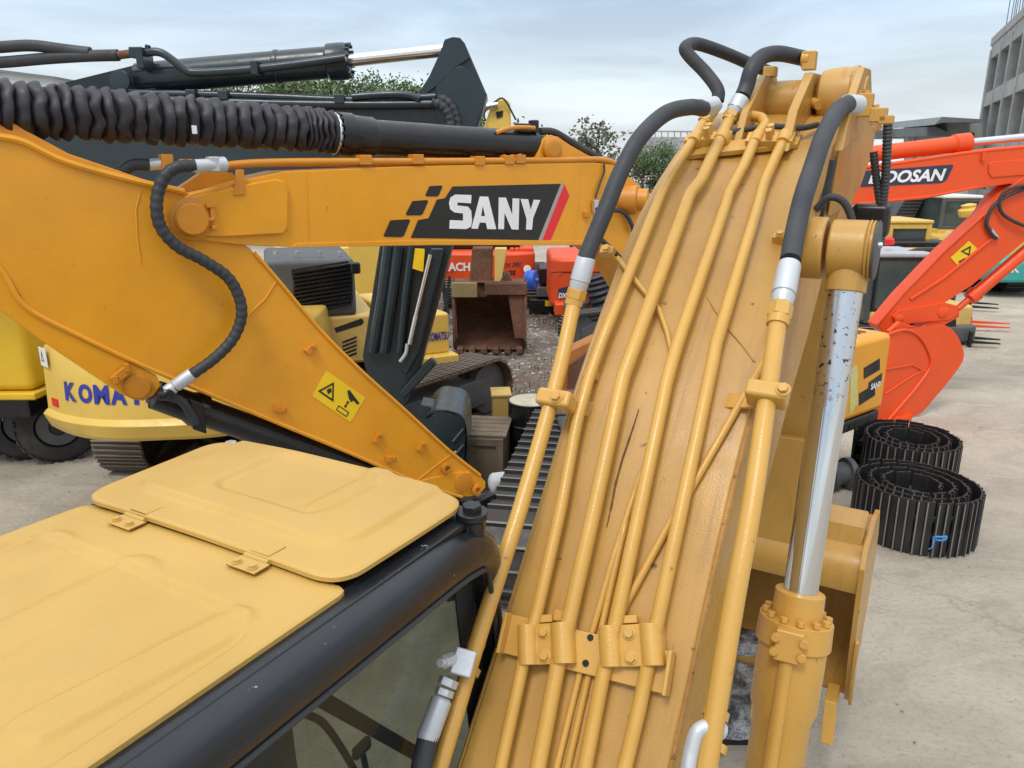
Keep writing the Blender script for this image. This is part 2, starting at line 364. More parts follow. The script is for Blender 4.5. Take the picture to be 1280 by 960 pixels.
def crawler(parent, c, ang, length, width, h, shoe_m, frame_m, shoe=.17, zb=0.0, skip=None, bars=(-.4,-.02,.34)):
    """one crawler: belt, shoes as sub-parts, side frame, idler wheels. ang: heading of the track from +Y towards +X"""
    fx = V((math.sin(R(ang)), math.cos(R(ang)), 0)); rx = V((fx.y, -fx.x, 0)); c = V(c); r = h/2; Lh = length/2-r; up = V((0,0,1)); c0 = c+up*(zb+r)
    def loop(s):
        per = 4*Lh+2*math.pi*r; s %= per
        if s < 2*Lh: return c0+fx*(s-Lh)+up*r, fx, up
        s -= 2*Lh
        if s < math.pi*r:
            a = s/r; return c0+fx*(Lh+r*math.sin(a))+up*(r*math.cos(a)), fx*math.cos(a)-up*math.sin(a), fx*math.sin(a)+up*math.cos(a)
        s -= math.pi*r
        if s < 2*Lh: return c0+fx*(Lh-s)-up*r, -fx, -up
        a = (s-2*Lh)/r; return c0-fx*(Lh+r*math.sin(a))-up*(r*math.cos(a)), -fx*math.cos(a)+up*math.sin(a), -fx*math.sin(a)-up*math.cos(a)
    per = 4*Lh+2*math.pi*r; n = int(per/shoe); st = per/n
    belt = MB(); ring_o = [loop(i*per/72) for i in range(72)]
    for sgn in (-1, 1):
        o = [p-nn*.05+rx*sgn*width*.12 for p, t, nn in ring_o]; i2 = [p-nn*.13+rx*sgn*width*.12 for p, t, nn in ring_o]
        o2 = [p+rx*sgn*.06 for p in o]; i3 = [p+rx*sgn*.06 for p in i2]; m = 72
        belt.add(o+i2+o2+i3, [(k,(k+1)%m,m+(k+1)%m,m+k) for k in range(m)]+[(2*m+k,3*m+k,3*m+(k+1)%m,2*m+(k+1)%m) for k in range(m)]+[(k,2*m+k,2*m+(k+1)%m,(k+1)%m) for k in range(m)]+[(m+k,m+(k+1)%m,3*m+(k+1)%m,3*m+k) for k in range(m)])
    b = belt.build('track_chain', shoe_m, parent)
    s = MB(); s.abox((-width/2,-st*.46,-.045),(width/2,st*.46,-.025))
    for y in bars: s.abox((-width/2,st*y-.008,-.026),(width/2,st*y+.014,.006))
    me = s.build('track_shoe', shoe_m, None); proto = None; lit_worn(me, 2, lambda c: c >= .004)
    for k in range(n):
        p, t, nn = loop(k*st)
        if skip and skip(p): continue
        rot = Matrix((rx, t, nn)).transposed() if rx.cross(t).dot(nn) > 0 else Matrix((-rx, t, nn)).transposed()
        o = me if proto is None else me.copy()
        if proto is None: proto = me
        else: COL.objects.link(o)
        o.parent = b; o.matrix_local = Matrix.Translation(p-BASE[b.name]) @ rot.to_4x4()
    fr = MB(); w = width*.36
    prof = [(-Lh-.02,-r*.45),(Lh-.1,-r*.45),(Lh-.02,-r*.1),(Lh-.12,r*.42),(-Lh+.25,r*.42),(-Lh-.02,r*.05)]
    fr.prism([c0+fx*a+up*z-rx*w for a, z in prof], rx*2*w).build('track_frame', frame_m, parent, bevel=.015)
    for sg in (-1, 1):
        p = c0+fx*sg*Lh
        MB().lathe(p-rx*width*.3, p+rx, [(0,r*.4),(.01,r*.82),(width*.2,r*.84),(width*.21,r*.7),(width*.39,r*.7),(width*.4,r*.84),(width*.59,r*.82),(width*.6,r*.4)], 24).build('idler_wheel', frame_m, parent)
    return b

# ================================================================== 1. the tan excavator we stand on
ANG = R(30); F = V((math.sin(ANG), math.cos(ANG), 0)); RT = V((math.cos(ANG), -math.sin(ANG), 0)); UP = V((0,0,1))
def M(u, d, z): return F*u+RT*d+UP*z
EX = thing('excavator', M(.3,-.7,0), 'tan yellow excavator in front with pipe covered boom and flat cab roof', 'excavator')
DL, DR = -.97, -.45
LP = [(.5,1.1),(1.0,1.74),(1.4,2.25),(1.7,2.63),(2.08,3.13),(2.4,3.48),(2.62,3.665),(2.97,3.86),(3.3,3.98),(3.7,4.03),(4.2,4.03),(4.8,3.98),(5.4,3.7)]
RP = [(.5,1.1),(1.0,1.68),(1.5,2.28),(1.82,2.76),(2.08,3.08),(2.45,3.38),(2.85,3.61),(3.15,3.86),(3.4,3.98),(3.7,4.03),(4.2,4.03),(4.8,3.98),(5.4,3.7)]
def interp(tab, u):
    for (a, x), (b, y) in zip(tab, tab[1:]):
        if u <= b: return x+(y-x)*(u-a)/(b-a)
    return tab[-1][1]
def smooth_tab(tab):
    q = catmull([V((a, 0, b)) for a, b in tab], 8); return [(p.x, p.z) for p in q]
LT, RTB = smooth_tab(LP), smooth_tab(RP)
def ztop(u, d):
    k = (d-DL)/(DR-DL); k = max(-.15, min(1.3, k)); return interp(LT, u)*(1-k)+interp(RTB, u)*k
def frame_at(u, d):
    t = (M(u+.02, d, ztop(u+.02, d))-M(u-.02, d, ztop(u-.02, d))).normalized(); n = RT.cross(t); return t, (n if n.z > 0 or n.dot(F) < 0 else -n).normalized()
def on_top(px, py, h):
    """where the sight line meets the boom's top plate raised by h"""
    r = ray(px, py); t = .6; prev = None
    while t < 6:
        p = CAM+r*t; u, d = p.dot(F), p.dot(RT)
        if .5 < u < 5.3:
            tt, nn = frame_at(u, d); g = (p-M(u, d, ztop(u, d))).dot(nn)-h
            if prev is not None and prev > 0 >= g: return p
            prev = g
        t += .004
    return p
def top_ud(px, py): p = on_top(px, py, 0); return p.dot(F), p.dot(RT)
# boom box: ruled top plate between the two measured edges, .55 m deep
us = [.5+4.25*i/70 for i in range(71)]
def depth(u): return .36+.22*math.exp(-((u-2.2)/1.0)**2) if u < 3.3 else .468-.46*sst0((u-3.3)/1.45)
def sst0(x): return max(0, min(1, x))
rings = []
for u in us:
    tl, nl = frame_at(u, DL); tr, nr = frame_at(u, DR)
    a, b = M(u, DL, interp(LT, u)), M(u, DR, interp(RTB, u)); dd = max(.03, depth(u))
    rings.append([a, b, b-nr*dd-RT*.015, a-nl*dd+RT*.015])
boom = MB().loft(rings).build('boom', TAN, EX, bevel=.008)
# side plates stand a little inside the top plate: weld lip
for d, tab, sg in ((DL, LT, 1), (DR, RTB, -1)):
    w = MB(); path = []
    for u in us[2:62]:
        t, n = frame_at(u, d); path.append(M(u, d+sg*.004, interp(tab, u))-n*.012+RT*(-sg)*.006+V((0,0,noise.noise(V((u*30,d,0)))*.002)))
    w.tube(path, .009, 8).build('weld_bead', TAN if sg > 0 else WELD, boom)
# rib plate seams on the top plate
for pl in ([(884,372),(905,405),(927,430),(943,452)],):
    MB().tube([on_top(x, y, .002) for x, y in pl], .0028, 8).build('weld_bead', TAN, boom)
def pipe(pts, h, r, mat=TAN2, name='hydraulic_pipe', sm=2, n=16):
    q = []
    for a, b in zip(pts, pts[1:]): q += [(a[0]+(b[0]-a[0])*k/3, a[1]+(b[1]-a[1])*k/3) for k in range(3)]
    P = chaikin([on_top(p[0], p[1], h) for p in q+[pts[-1]]], sm)
    return MB().tube(P, r, n).build(name, mat, boom), P
t1, P1 = pipe([(622,975),(656,819),(672,762),(700.3,640),(721,528),(736.5,472),(751,430),(801,306),(827,240),(836,222),(867,174),(880,152)], .045, .0178)
t2, P2 = pipe([(669,975),(697,832),(710,780),(742,640),(777.8,474),(794,430),(849,279),(862,243),(876,226),(900,174),(912,150)], .048, .0218)
t3, P3 = pipe([(728,975),(752,852),(766,795),(798.8,640),(834,474),(846.7,430),(905,262),(911,241),(933,200),(945,172),(957,155),(952,147),(932,143)], .047, .0195)
t4, P4 = pipe([(777,975),(800,880),(814,812),(850.6,640),(891,452),(895,430),(946,262),(955,228),(970,195),(979,176),(1001,128),(1010,126),(1024,131)], .046, .0192)
# thin lubrication lines close to the plate
pipe([(692,975),(725,840),(741,788),(766,700),(790,626),(802,590)], .012, .0095)
pipe([(706,975),(736,843),(751,790),(777,675),(783,650)], .012, .0095)
pipe([(770,780),(782,755),(800,722),(836.6,655),(867,605),(926,502),(957,448)], .020, .0105)
pipe([(772,322),(792,348),(823,385),(834,415),(842,450)], .018, .0085)
# dried grease caked in the corner beside the pipes
gl_ = [(799,512),(790,540),(779,572),(770,604),(764,636),(758,664)]
gq = []
for a, b in zip(gl_, gl_[1:]): gq += [(a[0]+(b[0]-a[0])*k/6, a[1]+(b[1]-a[1])*k/6) for k in range(6)]
gm = MB(); gr_ = []
for i, (x, y) in enumerate(gq):
    wv = (.0032+.002*noise.noise(V((i*.7, 0, 3))))*min(1, .15+i/8, .15+(len(gq)-i)/8); p = on_top(x, y, 0); t_, n_2 = frame_at(p.dot(F), p.dot(RT)); gr_.append([p-RT*wv+n_2*.0025, p+n_2*.008, p+RT*wv+n_2*.0025])
gm.loft(gr_, cap=False)
gm.build('grease_streak', paint('dried_grease', (.18,.10,.04), .7, .5, 90, .9, (.32,.18,.05), .3, dscale=14), boom)
# outer pipes standing off the two edges
LPL = Plane(M(0,-1.005,0), RT); RPL = Plane(M(0,-.40,0), RT)
def edge_plane(px, py, d, h=.0):
    return Plane(M(0, d, 0), RT).at(px, py)
def off_pipe(pts, d, r, mat=TAN2, name='hydraulic_pipe', sm=2, f=chaikin):
    P = f([on_top(q[0], q[1], q[2] if len(q) > 2 else .085) for q in pts], sm)
    return MB().tube(P, r, 18).build(name, mat, boom), P
t0, P0 = off_pipe([(541,985,.15),(560,925,.15),(596,802,.14),(630,699,.125),(654,625,.11),(699,468,.085),(717,380,.085)], None, .0228)
t5, P5 = off_pipe([(879,985),(903,840),(921,733),(939,640),(957,512),(972,405)], None, .0255)
def fitting(p, q, r, parent=boom, k=1.0):
    """crimped zinc ferrule with hex nut from pipe end p to hose start q"""
    p, q = V(p), V(q); L = (q-p).length
    nut = MB().tube([p+(q-p)*.10, p+(q-p)*.30], r*1.34, 6)
    nut.build('hex_nut', TAN2 if k else ZINC, parent, bevel=.002)
    MB().tube([p-(q-p)*.02, p+(q-p)*.10], r*1.2, 18).build('pipe_collar', TAN2, parent)
    return MB().lathe(p+(q-p)*.30, q, [(0,r*1.15),(L*.12,r*1.3),(L*.13,r*1.18),(L*.16,r*1.18),(L*.17,r*1.34),(L*.6,r*1.30),(L*.64,r*1.2)], 22).build('hose_ferrule', ZINC, parent)
# hose left: pipe 0 up and over to the end of pipe 1
def topline(pts, h): return [on_top(x, y, h) for x, y in pts]
e0 = P0[-1]; D0 = proj = (e0-CAM).length
def near(px, py, dist):
    r = ray(px, py); return CAM+r.normalized()*dist
h0a = near(734,318,D0*1.0)
fitting(e0, h0a, .0235)
MB().tube(catmull([h0a-(h0a-e0)*.15, h0a, near(757,262,D0+.04), near(776,215,D0+.10), near(800,172,D0+.18), near(832,142,D0+.3), near(862,134,D0+.42), near(880,136,D0+.5)], 10), .027, 18).build('hose', RUB, boom)
MB().cyl(near(876,135,D0+.5), near(893,131,D0+.56), .03, 18).build('hose_ferrule', ZINC, boom)
# hose from pipe 1: tall loop
D1 = (P1[-1]-CAM).length; q1 = near(897,127,D1+.05)
fitting(P1[-1], q1, .021)
MB().tube(catmull([q1, near(897,112,D1+.07), near(882,91,D1+.12), near(861,69,D1+.14), near(857,59,D1+.16), near(872,55,D1+.24), near(908,67,D1+.34), near(940,81,D1+.42), near(962,90,D1+.48)], 10), .025, 18).build('hose', RUB, boom)
D2 = (P2[-1]-CAM).length; q2 = near(928,120,D2+.04)
fitting(P2[-1], q2, .025)
MB().tube(catmull([q2, near(933,108,D2+.06), near(940,86,D2+.08), near(953,71,D2+.14), near(974,67,D2+.22), near(1005,73,D2+.34)], 10), .030, 18).build('hose', RUB, boom)
D5 = (P5[-1]-CAM).length; q5 = near(988,325,D5+.12)
fitting(P5[-1], q5, .0265)
MB().tube(catmull([q5, near(994,290,D5+.2), near(1004,247,D5+.3), near(1016,210,D5+.42), near(1029,172,D5+.56), near(1046,140,D5+.72), near(1060,130,D5+.8)], 10), .031, 18).build('hose', RUB, boom)
MB().cyl(near(1058,130,D5+.8), near(1073,131,D5+.86), .034, 18).build('hose_ferrule', ZINC, boom)
# pipe clamps: saddle over pipes, base plate, bolts
def clamp(cpx, cpy, w, l, hgt, name='pipe_clamp', hump=(), lift=.0, bolts=((0,.25),(0,-.25)), plate=None):
    p = on_top(cpx, cpy, lift); u, d = p.dot(F), p.dot(RT); t, n = frame_at(u, d)
    m = MB()
    if hump:
        prof = []; K = 48
        for i in range(K+1):
            x = -w/2+w*i/K; z = hgt*.45
            for hx, hr in hump:
                if abs(x-hx) < hr: z = max(z, .055+math.sqrt(max(0, hr*hr-(x-hx)**2))*.95-.008)
            prof.append(p+RT*x+n*z)
        prof = [p-RT*w/2+n*.012]+prof+[p+RT*w/2+n*.012]
        m.prism([q-t*l/2 for q in prof], t*l)
    else: m.box(p+n*(hgt/2+.01), RT*w, t*l, n*hgt)
    c = m.build(name, TAN2, boom, bevel=.004)
    b = MB()
    for bx, by in bolts: b.hexbolt(p+RT*bx+t*l*by+n*(hgt*.45+.002 if hump else hgt+.01), n, .0135, .018)
    b.build('clamp_bolt', TAN2, c, bevel=.0015)
    if plate:
        MB().box(p+RT*plate[0]+n*.018, RT*plate[1], t*plate[2], n*.01).build('clamp_plate', TAN, c, bevel=.002)
    return c, p, t, n
# lower bank: one long plate, two saddles
pm = on_top(738, 812, .0); um, dm = pm.dot(F), pm.dot(RT); tm, nm = frame_at(um, dm)
pa, pb = on_top(634,792,.028), on_top(838,842,.028); ax = (pb-pa); tm2 = (tm-ax.normalized()*tm.dot(ax.normalized())).normalized()
MB().box((pa+pb)/2, ax, tm2*.105, nm*.010).box(pa+nm*.016, ax.normalized()*.01, tm2*.11, nm*.045).box(pb+nm*.016, ax.normalized()*.01, tm2*.11, nm*.045).build('clamp_plate', TAN2, boom, bevel=.003)
for x, y in ((738,797),(732,829)): MB().cyl(on_top(x,y,.033), on_top(x,y,.0348), .009, 16).build('bolt_hole', DRK, boom, smooth=False)
clampc = []
for (xa, ya), (xb, yb), ra, rb in (((660,806),(704,804),.0178,.0218),((763,808),(815,806),.0195,.0192)):
    A, B = on_top(xa, ya, .045), on_top(xb, yb, .045)
    mid = (A+B)/2; X = (B-A); wd = X.length; X.normalize(); T = (tm-X*tm.dot(X)).normalized(); NN = X.cross(T)
    if NN.z < 0: NN = -NN
    prof = []
    K = 60; w = wd+.062
    for i in range(K+1):
        x = -w/2+w*i/K; z = -.030
        for hx, hr in ((-wd/2, ra+.010), (wd/2, rb+.010)):
            if abs(x-hx) <= hr: z = max(z, math.sqrt(hr*hr-(x-hx)**2))
        if abs(x) < wd/2: z = max(z, .010+.010*x/wd)
        prof.append(mid+X*x+NN*z)
    prof = [mid-X*w/2-NN*.034]+prof+[mid+X*w/2-NN*.034]
    c = MB().prism([q-T*.052 for q in prof], T*.104).build('pipe_clamp', TAN2, boom, bevel=.003)
    for s in (-1, 1): MB().hexbolt(mid+T*s*.030+NN*.010, NN, .013, .014).build('clamp_bolt', TAN2, c, bevel=.0015)
    MB().box(mid+T*.066-NN*.01, X*.04, T*.02, NN*.02).build('clamp_nut', TAN2, c, bevel=.0015)
# single clamps half way up, on arms reaching from the plate
for (cx, cy), w, arm_to, dd in (((690,500), .13, (738,508), .06), ((966,494), .13, (905,495), .06)):
    p = on_top(cx, cy, .088); u, d = p.dot(F), p.dot(RT); t, n = frame_at(u, d); q = on_top(arm_to[0], arm_to[1], .02)
    sg = 1 if arm_to[0] > cx else -1
    c = MB().box(p+RT*.015*sg, RT*(w-.02), t*.052, n*.074).build('pipe_clamp', TAN2, boom, bevel=.012, seg=3)
    b = MB().hexbolt(p+RT*.030*1+n*.037, n, .015, .016).build('clamp_bolt', TAN2, c, bevel=.002)
    MB().box((p+RT*0+q)/2-n*.028, (q-p), t*.05, n*.012).build('clamp_bracket', TAN2, c, bevel=.003)
# little lugs welded on the plate
for x, y in ((740,470),(975,300),(704,772),(760,316)):
    p = on_top(x, y, .01); u, d = p.dot(F), p.dot(RT); t, n = frame_at(u, d)
    l = MB().box(p+n*.005, RT*.045, t*.03, n*.03).build('lug', TAN2, boom, bevel=.003); MB().hexbolt(p+n*.02, n, .012, .012).build('lug_bolt', TAN2, l)
# upper bank of clamps
for (ax_, ay), (bx_, by), hh in (((869,174),(902,172),.045),((946,174),(980,174),.045)):
    A, B = on_top(ax_, ay, hh), on_top(bx_, by, hh); u, d = A.dot(F), A.dot(RT); t, n = frame_at(u, d); X = (B-A); wd = X.length; X.normalize()
    c = MB().box((A+B)/2-n*.005, X*(wd+.07), t*.06, n*.035).tube([A-t*.03, A+t*.03], .026, 16).tube([B-t*.03, B+t*.03], .028, 16).build('pipe_clamp', TAN2, boom, bevel=.003)
    for s in (-1, 1): MB().cyl((A+B)/2+t*s*.016+n*.01, (A+B)/2+t*s*.016+n*.05, .013, 8).build('clamp_bolt', TAN2, c)
pA, pB = on_top(862,190,.012), on_top(1000,176,.012); uu, d2 = pA.dot(F), pA.dot(RT); t, n = frame_at(uu, d2)
MB().box((pA+pB)/2, pB-pA, t*.09, n*.02).build('clamp_plate', TAN2, boom, bevel=.003)
MB().tube(catmull([on_top(890,172,.03), on_top(925,163,.04), on_top(962,158,.05), on_top(1000,160,.05), on_top(1022,156,.03)], 6), .011, 10).build('hose', RUB, boom)
# bracket ears for the arm cylinder on the crown of the boom, with its pin tube
def ear(d, prof, th, name='cylinder_ear'):
    return MB().prism([M(u, d-th/2, z) for u, z in prof], RT*th).build(name, TAN, boom, bevel=.006)
EP = Plane(M(3.45,0,0), -F)
def ep(x, y, du=0.0):
    r = ray(x, y); q = M(3.45+du, 0, 0); return CAM+r*((q-CAM).dot(F)/r.dot(F))
a_ = ep(985,108); pin_z = a_.z
earprof = lambda zt: [(3.02,3.84),(3.12,3.99),(3.36,zt),(3.56,zt+.01),(3.66,zt-.06),(3.75,3.95)]
ear(ep(958,110).dot(RT), earprof(pin_z+.04), .03); ear(ep(1015,105).dot(RT), earprof(pin_z+.04), .035); ear(ep(1078,100).dot(RT), earprof(pin_z+.05), .03)
pu = 3.47
pd0, pd1, pd2, pd3 = ep(955,110).dot(RT), ep(1015,105).dot(RT), ep(1050,105).dot(RT), ep(1082,100).dot(RT)
MB().cyl(M(pu,pd0,pin_z-.06), M(pu,pd1,pin_z-.06), .085, 30).build('pin_tube', TAN, boom, bevel=.006)
MB().lathe(M(pu,pd1+.02,pin_z-.05), M(pu,pd3,pin_z-.05), [(0,.06),(.02,.105),(.09,.115),(.13,.112),(.135,.118),(.15,.118),(.155,.08),(pd3-pd1-.01,.075)], 32).build('cylinder_eye', TAN, boom, bevel=.003)
MB().tube(chaikin([ep(974,142), ep(975,125), ep(981,113), ep(993,110)], 2), .014, 12).build('hydraulic_pipe', TAN2, boom)
MB().box(ep(1012,76), RT*.05, F*.05, UP*.07).cyl(ep(1002,74), ep(1012,74), .03, 16).build('pipe_block', TAN2, boom, bevel=.004)
MB().box(ep(963,90), RT*.05, F*.05, UP*.04).build('pipe_block', TAN2, boom, bevel=.004)
MB().tube([ep(1013,128), ep(1035,133), ep(1042,138)], .022, 14).build('hydraulic_pipe', TAN2, boom)
# right-hand valve pieces on the crown
for x, y, w, hgt in ((1079,126,.07,.05),(1075,140,.09,.035),(1098,144,.06,.05),(1108,150,.05,.03)):
    MB().box(ep(x, y, -.15), RT*w, F*.06, UP*hgt).build('pipe_block', TAN2, boom, bevel=.004)
bl = MB()
for x, y in ((1073,116),(1083,116),(1095,134),(1102,138),(1112,147)): bl.cyl(ep(x, y+4, -.15), ep(x, y-3, -.15), .012, 10)
bl.build('block_bolt', TAN2, boom)
# ribbed hoses falling on the far right of the boom
def ribbed(path, r, n=14, step=.014, a=.0016):
    P = catmull(path, 8); out = [P[0]]; acc = 0
    D = [0]
    for p, q in zip(P, P[1:]): D.append(D[-1]+(q-p).length)
    k = int(D[-1]/(step/4)); pts = []; rad = []
    j = 0
    for i in range(k+1):
        s = D[-1]*i/k
        while j < len(D)-2 and D[j+1] < s: j += 1
        f = (s-D[j])/max(1e-9, D[j+1]-D[j]); pts.append(P[j].lerp(P[j+1], f)); rad.append(r+a*math.cos(2*math.pi*s/step)*1.0)
    return MB().tube(pts, rad, n)
ribbed([ep(1110,152), ep(1109,180), ep(1107,220), ep(1103,258)], .017).build('hose', RUB, boom)
ribbed([ep(1092,190), ep(1095,220), ep(1100,255)], .015).build('hose', RUB, boom)
MB().tube(catmull([ep(1042,200,-.5), ep(1033,240,-.5), ep(1024,275,-.5)], 6), .013, 10).build('hose', RUB, boom)
# outer guard plate on the right face of the crown
SP = Plane(M(0,DR+.012,0), RT)
sp_ = Plane(M(0,DR+.002,0), RT)
MB().prism([sp_.at(x, y) for x, y in ((1050,160),(1092,158),(1088,190),(1072,235),(1050,262),(1034,270))], RT*.01).build('side_plate', TAN, boom, bevel=.003)
# work lamp box tucked behind
MB().box(ep(1088,276,.35), RT*.16, F*.1, UP*.15).build('work_lamp', BLK, boom, bevel=.03, seg=4)
# boom cylinder on the right
CD = -.30
CP = Plane(M(0,CD,0), RT)
pin = CP.at(1064,312); rb = CP.at(1000,742); ax_c = (rb-pin).normalized()
pu_, pz_ = pin.dot(F), pin.z
MB().lathe(M(pu_,DR-.01,pz_), M(pu_,0,pz_), [(0,.094),(.010,.099),(.080,.099),(.085,.093)], 36).build('pin_boss', TAN, boom, bevel=.003)
cylp = MB().lathe(M(pu_,CD-.062,pz_), M(pu_,0,pz_), [(0,.088),(.004,.093),(.104,.093),(.108,.088)], 36).cyl(pin, pin+ax_c*.135, .062, 30)
bc = cylp.build('boom_cylinder', TAN, EX, bevel=.004)
MB().lathe(M(pu_,CD+.046,pz_), M(pu_,0,pz_), [(0,.092),(.004,.095),(.008,.092),(.009,.086),(.012,.086),(.013,.093),(.018,.093),(.019,.086),(.022,.084)], 36).build('seal_ring', TAN, bc)
MB().lathe(M(pu_,CD+.068,pz_), M(pu_,0,pz_), [(0,.090),(.006,.094),(.010,.088)], 36).build('pin_cap', GREYF, bc)
MB().cyl(M(pu_-.02,CD+.07,pz_+.02), M(pu_-.02,CD+.09,pz_+.02), .009, 8).build('grease_fitting', ZINC, bc)
MB().cyl(pin+ax_c*.13, rb+ax_c*.1, .054, 40).build('chrome_rod', CHROME, bc)
g0 = rb-ax_c*.012
MB().lathe(g0, g0+ax_c, [(0,.058),(.004,.078),(.10,.080),(.102,.074),(.12,.074)], 40).build('cylinder_gland', TAN2, bc, bevel=.002)
MB().lathe(g0+ax_c*.09, g0+ax_c*2, [(0,.07),(.002,.116),(.085,.118),(.087,.108),(.30,.106),(.34,.092),(1.6,.092),(1.62,.05)], 40).build('cylinder_barrel', TAN2, bc, bevel=.002)
b = MB(); ra = ax_c.orthogonal().normalized(); rbv = ax_c.cross(ra)
for k in range(12):
    a = k*math.pi/6; c = g0+ax_c*.09+(ra*math.cos(a)+rbv*math.sin(a))*.098
    MB().tube([c, c-ax_c*.018], .013, 6).build('gland_bolt', TAN2, bc, bevel=.0015)
back = (CAM-g0); back = (back-ax_c*back.dot(ax_c)).normalized(); side = ax_c.cross(back).normalized()
if side.dot(RT) < 0: side = -side
po = g0+ax_c*.12+back*.118
MB().box(po+ax_c*.03-side*.01, side*.085, ax_c*.10, back*.045).build('pipe_flange', TAN2, bc, bevel=.006)
b = MB()
for s in (-1, 1):
    for k in (0, 1):
        c = po+ax_c*(.005+.045*k)+side*(s*.042-.01)+back*.016
        MB().cyl(c, c+back*.02, .0135, 14).build('flange_bolt', TAN2, bc, bevel=.002)
MB().tube([po+ax_c*.06-side*.01-back*.01, po+ax_c*.35-side*.012-back*.012, po+ax_c*.8-side*.014-back*.02, po+ax_c*1.4-side*.014-back*.02], .022, 18).build('hydraulic_pipe', TAN2, bc)
MB().tube(catmull([ep(1020,262,-.55), ep(1036,247,-.55), ep(1054,252,-.55), ep(1065,275,-.55), ep(1066,300,-.55)], 6), .013, 12).build('hose', RUB, bc)
# lower hoses and elbows
pe = on_top(885,918,.07)
for nm_, pth in (('pipe_elbow', [on_top(897,912,.06), on_top(887,908,.09), on_top(872,915,.10), on_top(864,940,.10), on_top(858,975,.10)]),):
    MB().tube(catmull(pth, 6), .0185, 18).build(nm_, ZINC, boom)
    MB().tube([pth[0]-(pth[1]-pth[0])*.2, pth[0]+(pth[1]-pth[0])*.4], .025, 18).build('pipe_collar', ZINC, boom)
for x, y in ((594,806),(588,838)):
    p = on_top(x, y, .06); MB().tube([p-F*.008-UP*.006, p+F*.008+UP*.006], .0275, 18).build('weld_ring', TAN2, boom)
for x, y in ((895,893),(892,934)):
    p = on_top(x, y, .06); MB().tube([p-F*.008-UP*.006, p+F*.008+UP*.006], .031, 18).build('weld_ring', TAN2, boom)
pf = on_top(575,826,.20); Dp = (pf-CAM).length
dirx = (near(560,880,Dp)-near(575,826,Dp)).normalized(); bk = (CAM-pf).normalized(); sx = dirx.cross(bk).normalized()
blk = MB().box(near(579,828,Dp), sx*.056, dirx*.066, bk*.06).build('elbow_block', ZINC, boom, bevel=.006)
MB().tube([near(566,823,Dp-.02), near(554,828,Dp-.06)], .017, 6).tube([near(554,828,Dp-.06), near(550,829,Dp-.075)], .011, 14).build('port_plug', ZINC, blk, bevel=.002)
MB().tube([near(562,848,Dp), near(558,858,Dp)], .027, 6).tube([near(557,861,Dp), near(554,870,Dp)], .025, 6).build('hex_nut', ZINC, blk, bevel=.002)
MB().lathe(near(553,872,Dp), near(537,915,Dp), [(0,.02),(.006,.027),(.10,.028),(.105,.025)], 20).build('hose_ferrule', ZINC, blk)
MB().tube(catmull([near(541,905,Dp), near(533,930,Dp), near(526,965,Dp), near(522,1010,Dp)], 6), .0265, 18).build('hose', RUB, blk)
# ---- arm and bucket in front
arm_top, arm_bot = M(5.35,-.71,2.85), M(4.75,-.71,1.75)
MB().prism([M(4.0,-.88,3.66), M(4.35,-.88,3.80), M(4.62,-.88,3.72), M(4.72,-.88,3.3), M(4.80,-.88,1.95), M(4.70,-.88,1.6), M(4.50,-.88,1.95), M(4.25,-.88,3.0)], RT*.34).build('arm', TAN, EX, bevel=.01)
BP = Plane(M(0,-.2,0), RT)
def bu(x, y): p = BP.at(x, y); return p.dot(F), p.z
B0, B1 = -1.22, -.245
corner = [bu(1082,651), bu(1084,684)]
ut, zt = 4.42, 1.84
prof = [(4.62,1.70),(4.44,1.67),(4.37,1.61),(4.335,1.52),(4.36,1.43),(4.46,1.38)]
tail = [(4.75,1.40),(5.05,1.15),(5.12,.85),(5.0,.62),(4.75,.55)]
bk_ = MB()
outer = [M(u, B0, z) for u, z in prof]
th = [M(u, 0, z) for u, z in prof]
# top beam (rolled box), back sheet and lip
bk_.prism([M(u, B0, z) for u, z in [(4.75,1.70)]+prof+[(4.75,1.42)]], RT*(B1-B0))
bkt = bk_.build('bucket', TAN, EX, bevel=.004, ang=50)
MB().prism([M(u, B0+.05, z) for u, z in [(4.70,1.81),(4.52,1.78),(4.48,1.67),(4.66,1.70)]], RT*(B1-B0-.06)).build('top_ledge', TAN, bkt, bevel=.01)
sheet = [(4.75,1.70),(5.1,1.62),(5.32,1.45),(5.3,1.05),(5.05,.72),(4.75,.58),(4.6,.6)]
sh = MB(); sh.prism([M(u, B0, z) for u, z in sheet]+[M(u-.02, B0, z-.02 if i < 3 else z+.03) for i, (u, z) in reversed(list(enumerate(sheet)))], RT*(B1-B0)); sh.build('back_sheet', TAN, bkt)
sidep = [(4.36,1.71),(4.30,1.62),(4.34,1.30),(4.42,.95),(4.52,.66),(4.6,.56),(5.05,.68),(5.34,1.05),(5.34,1.40),(5.10,1.66),(4.75,1.74)]
for d in (B0-.03, B1):
    MB().prism([M(u, d, z) for u, z in sidep], RT*.03).build('side_plate', TAN, bkt, bevel=.004)
    MB().prism([M(u, d+.03 if d > -1 else d-.02, z) for u, z in [(4.36,1.12),(4.40,1.12),(4.44,.95),(4.60,.62),(4.50,.60),(4.38,.86)]], RT*.02).build('side_cutter', TAN, bkt, bevel=.003)
for k in range(5):
    d = B0+.02+k*(B1-B0-.12)/4
    MB().prism([M(4.62,d,.64), M(4.40,d+.015,.36), M(4.37,d+.015,.37), M(4.45,d,.62)], RT*.07).build('bucket_tooth', TAN2, bkt, bevel=.006)
MB().prism([M(4.36,-.95,2.3), M(4.9,-.95,2.3), M(4.9,-.95,1.4), M(4.40,-.95,1.5)], RT*.4).build('bucket_link', TAN, EX, bevel=.01)

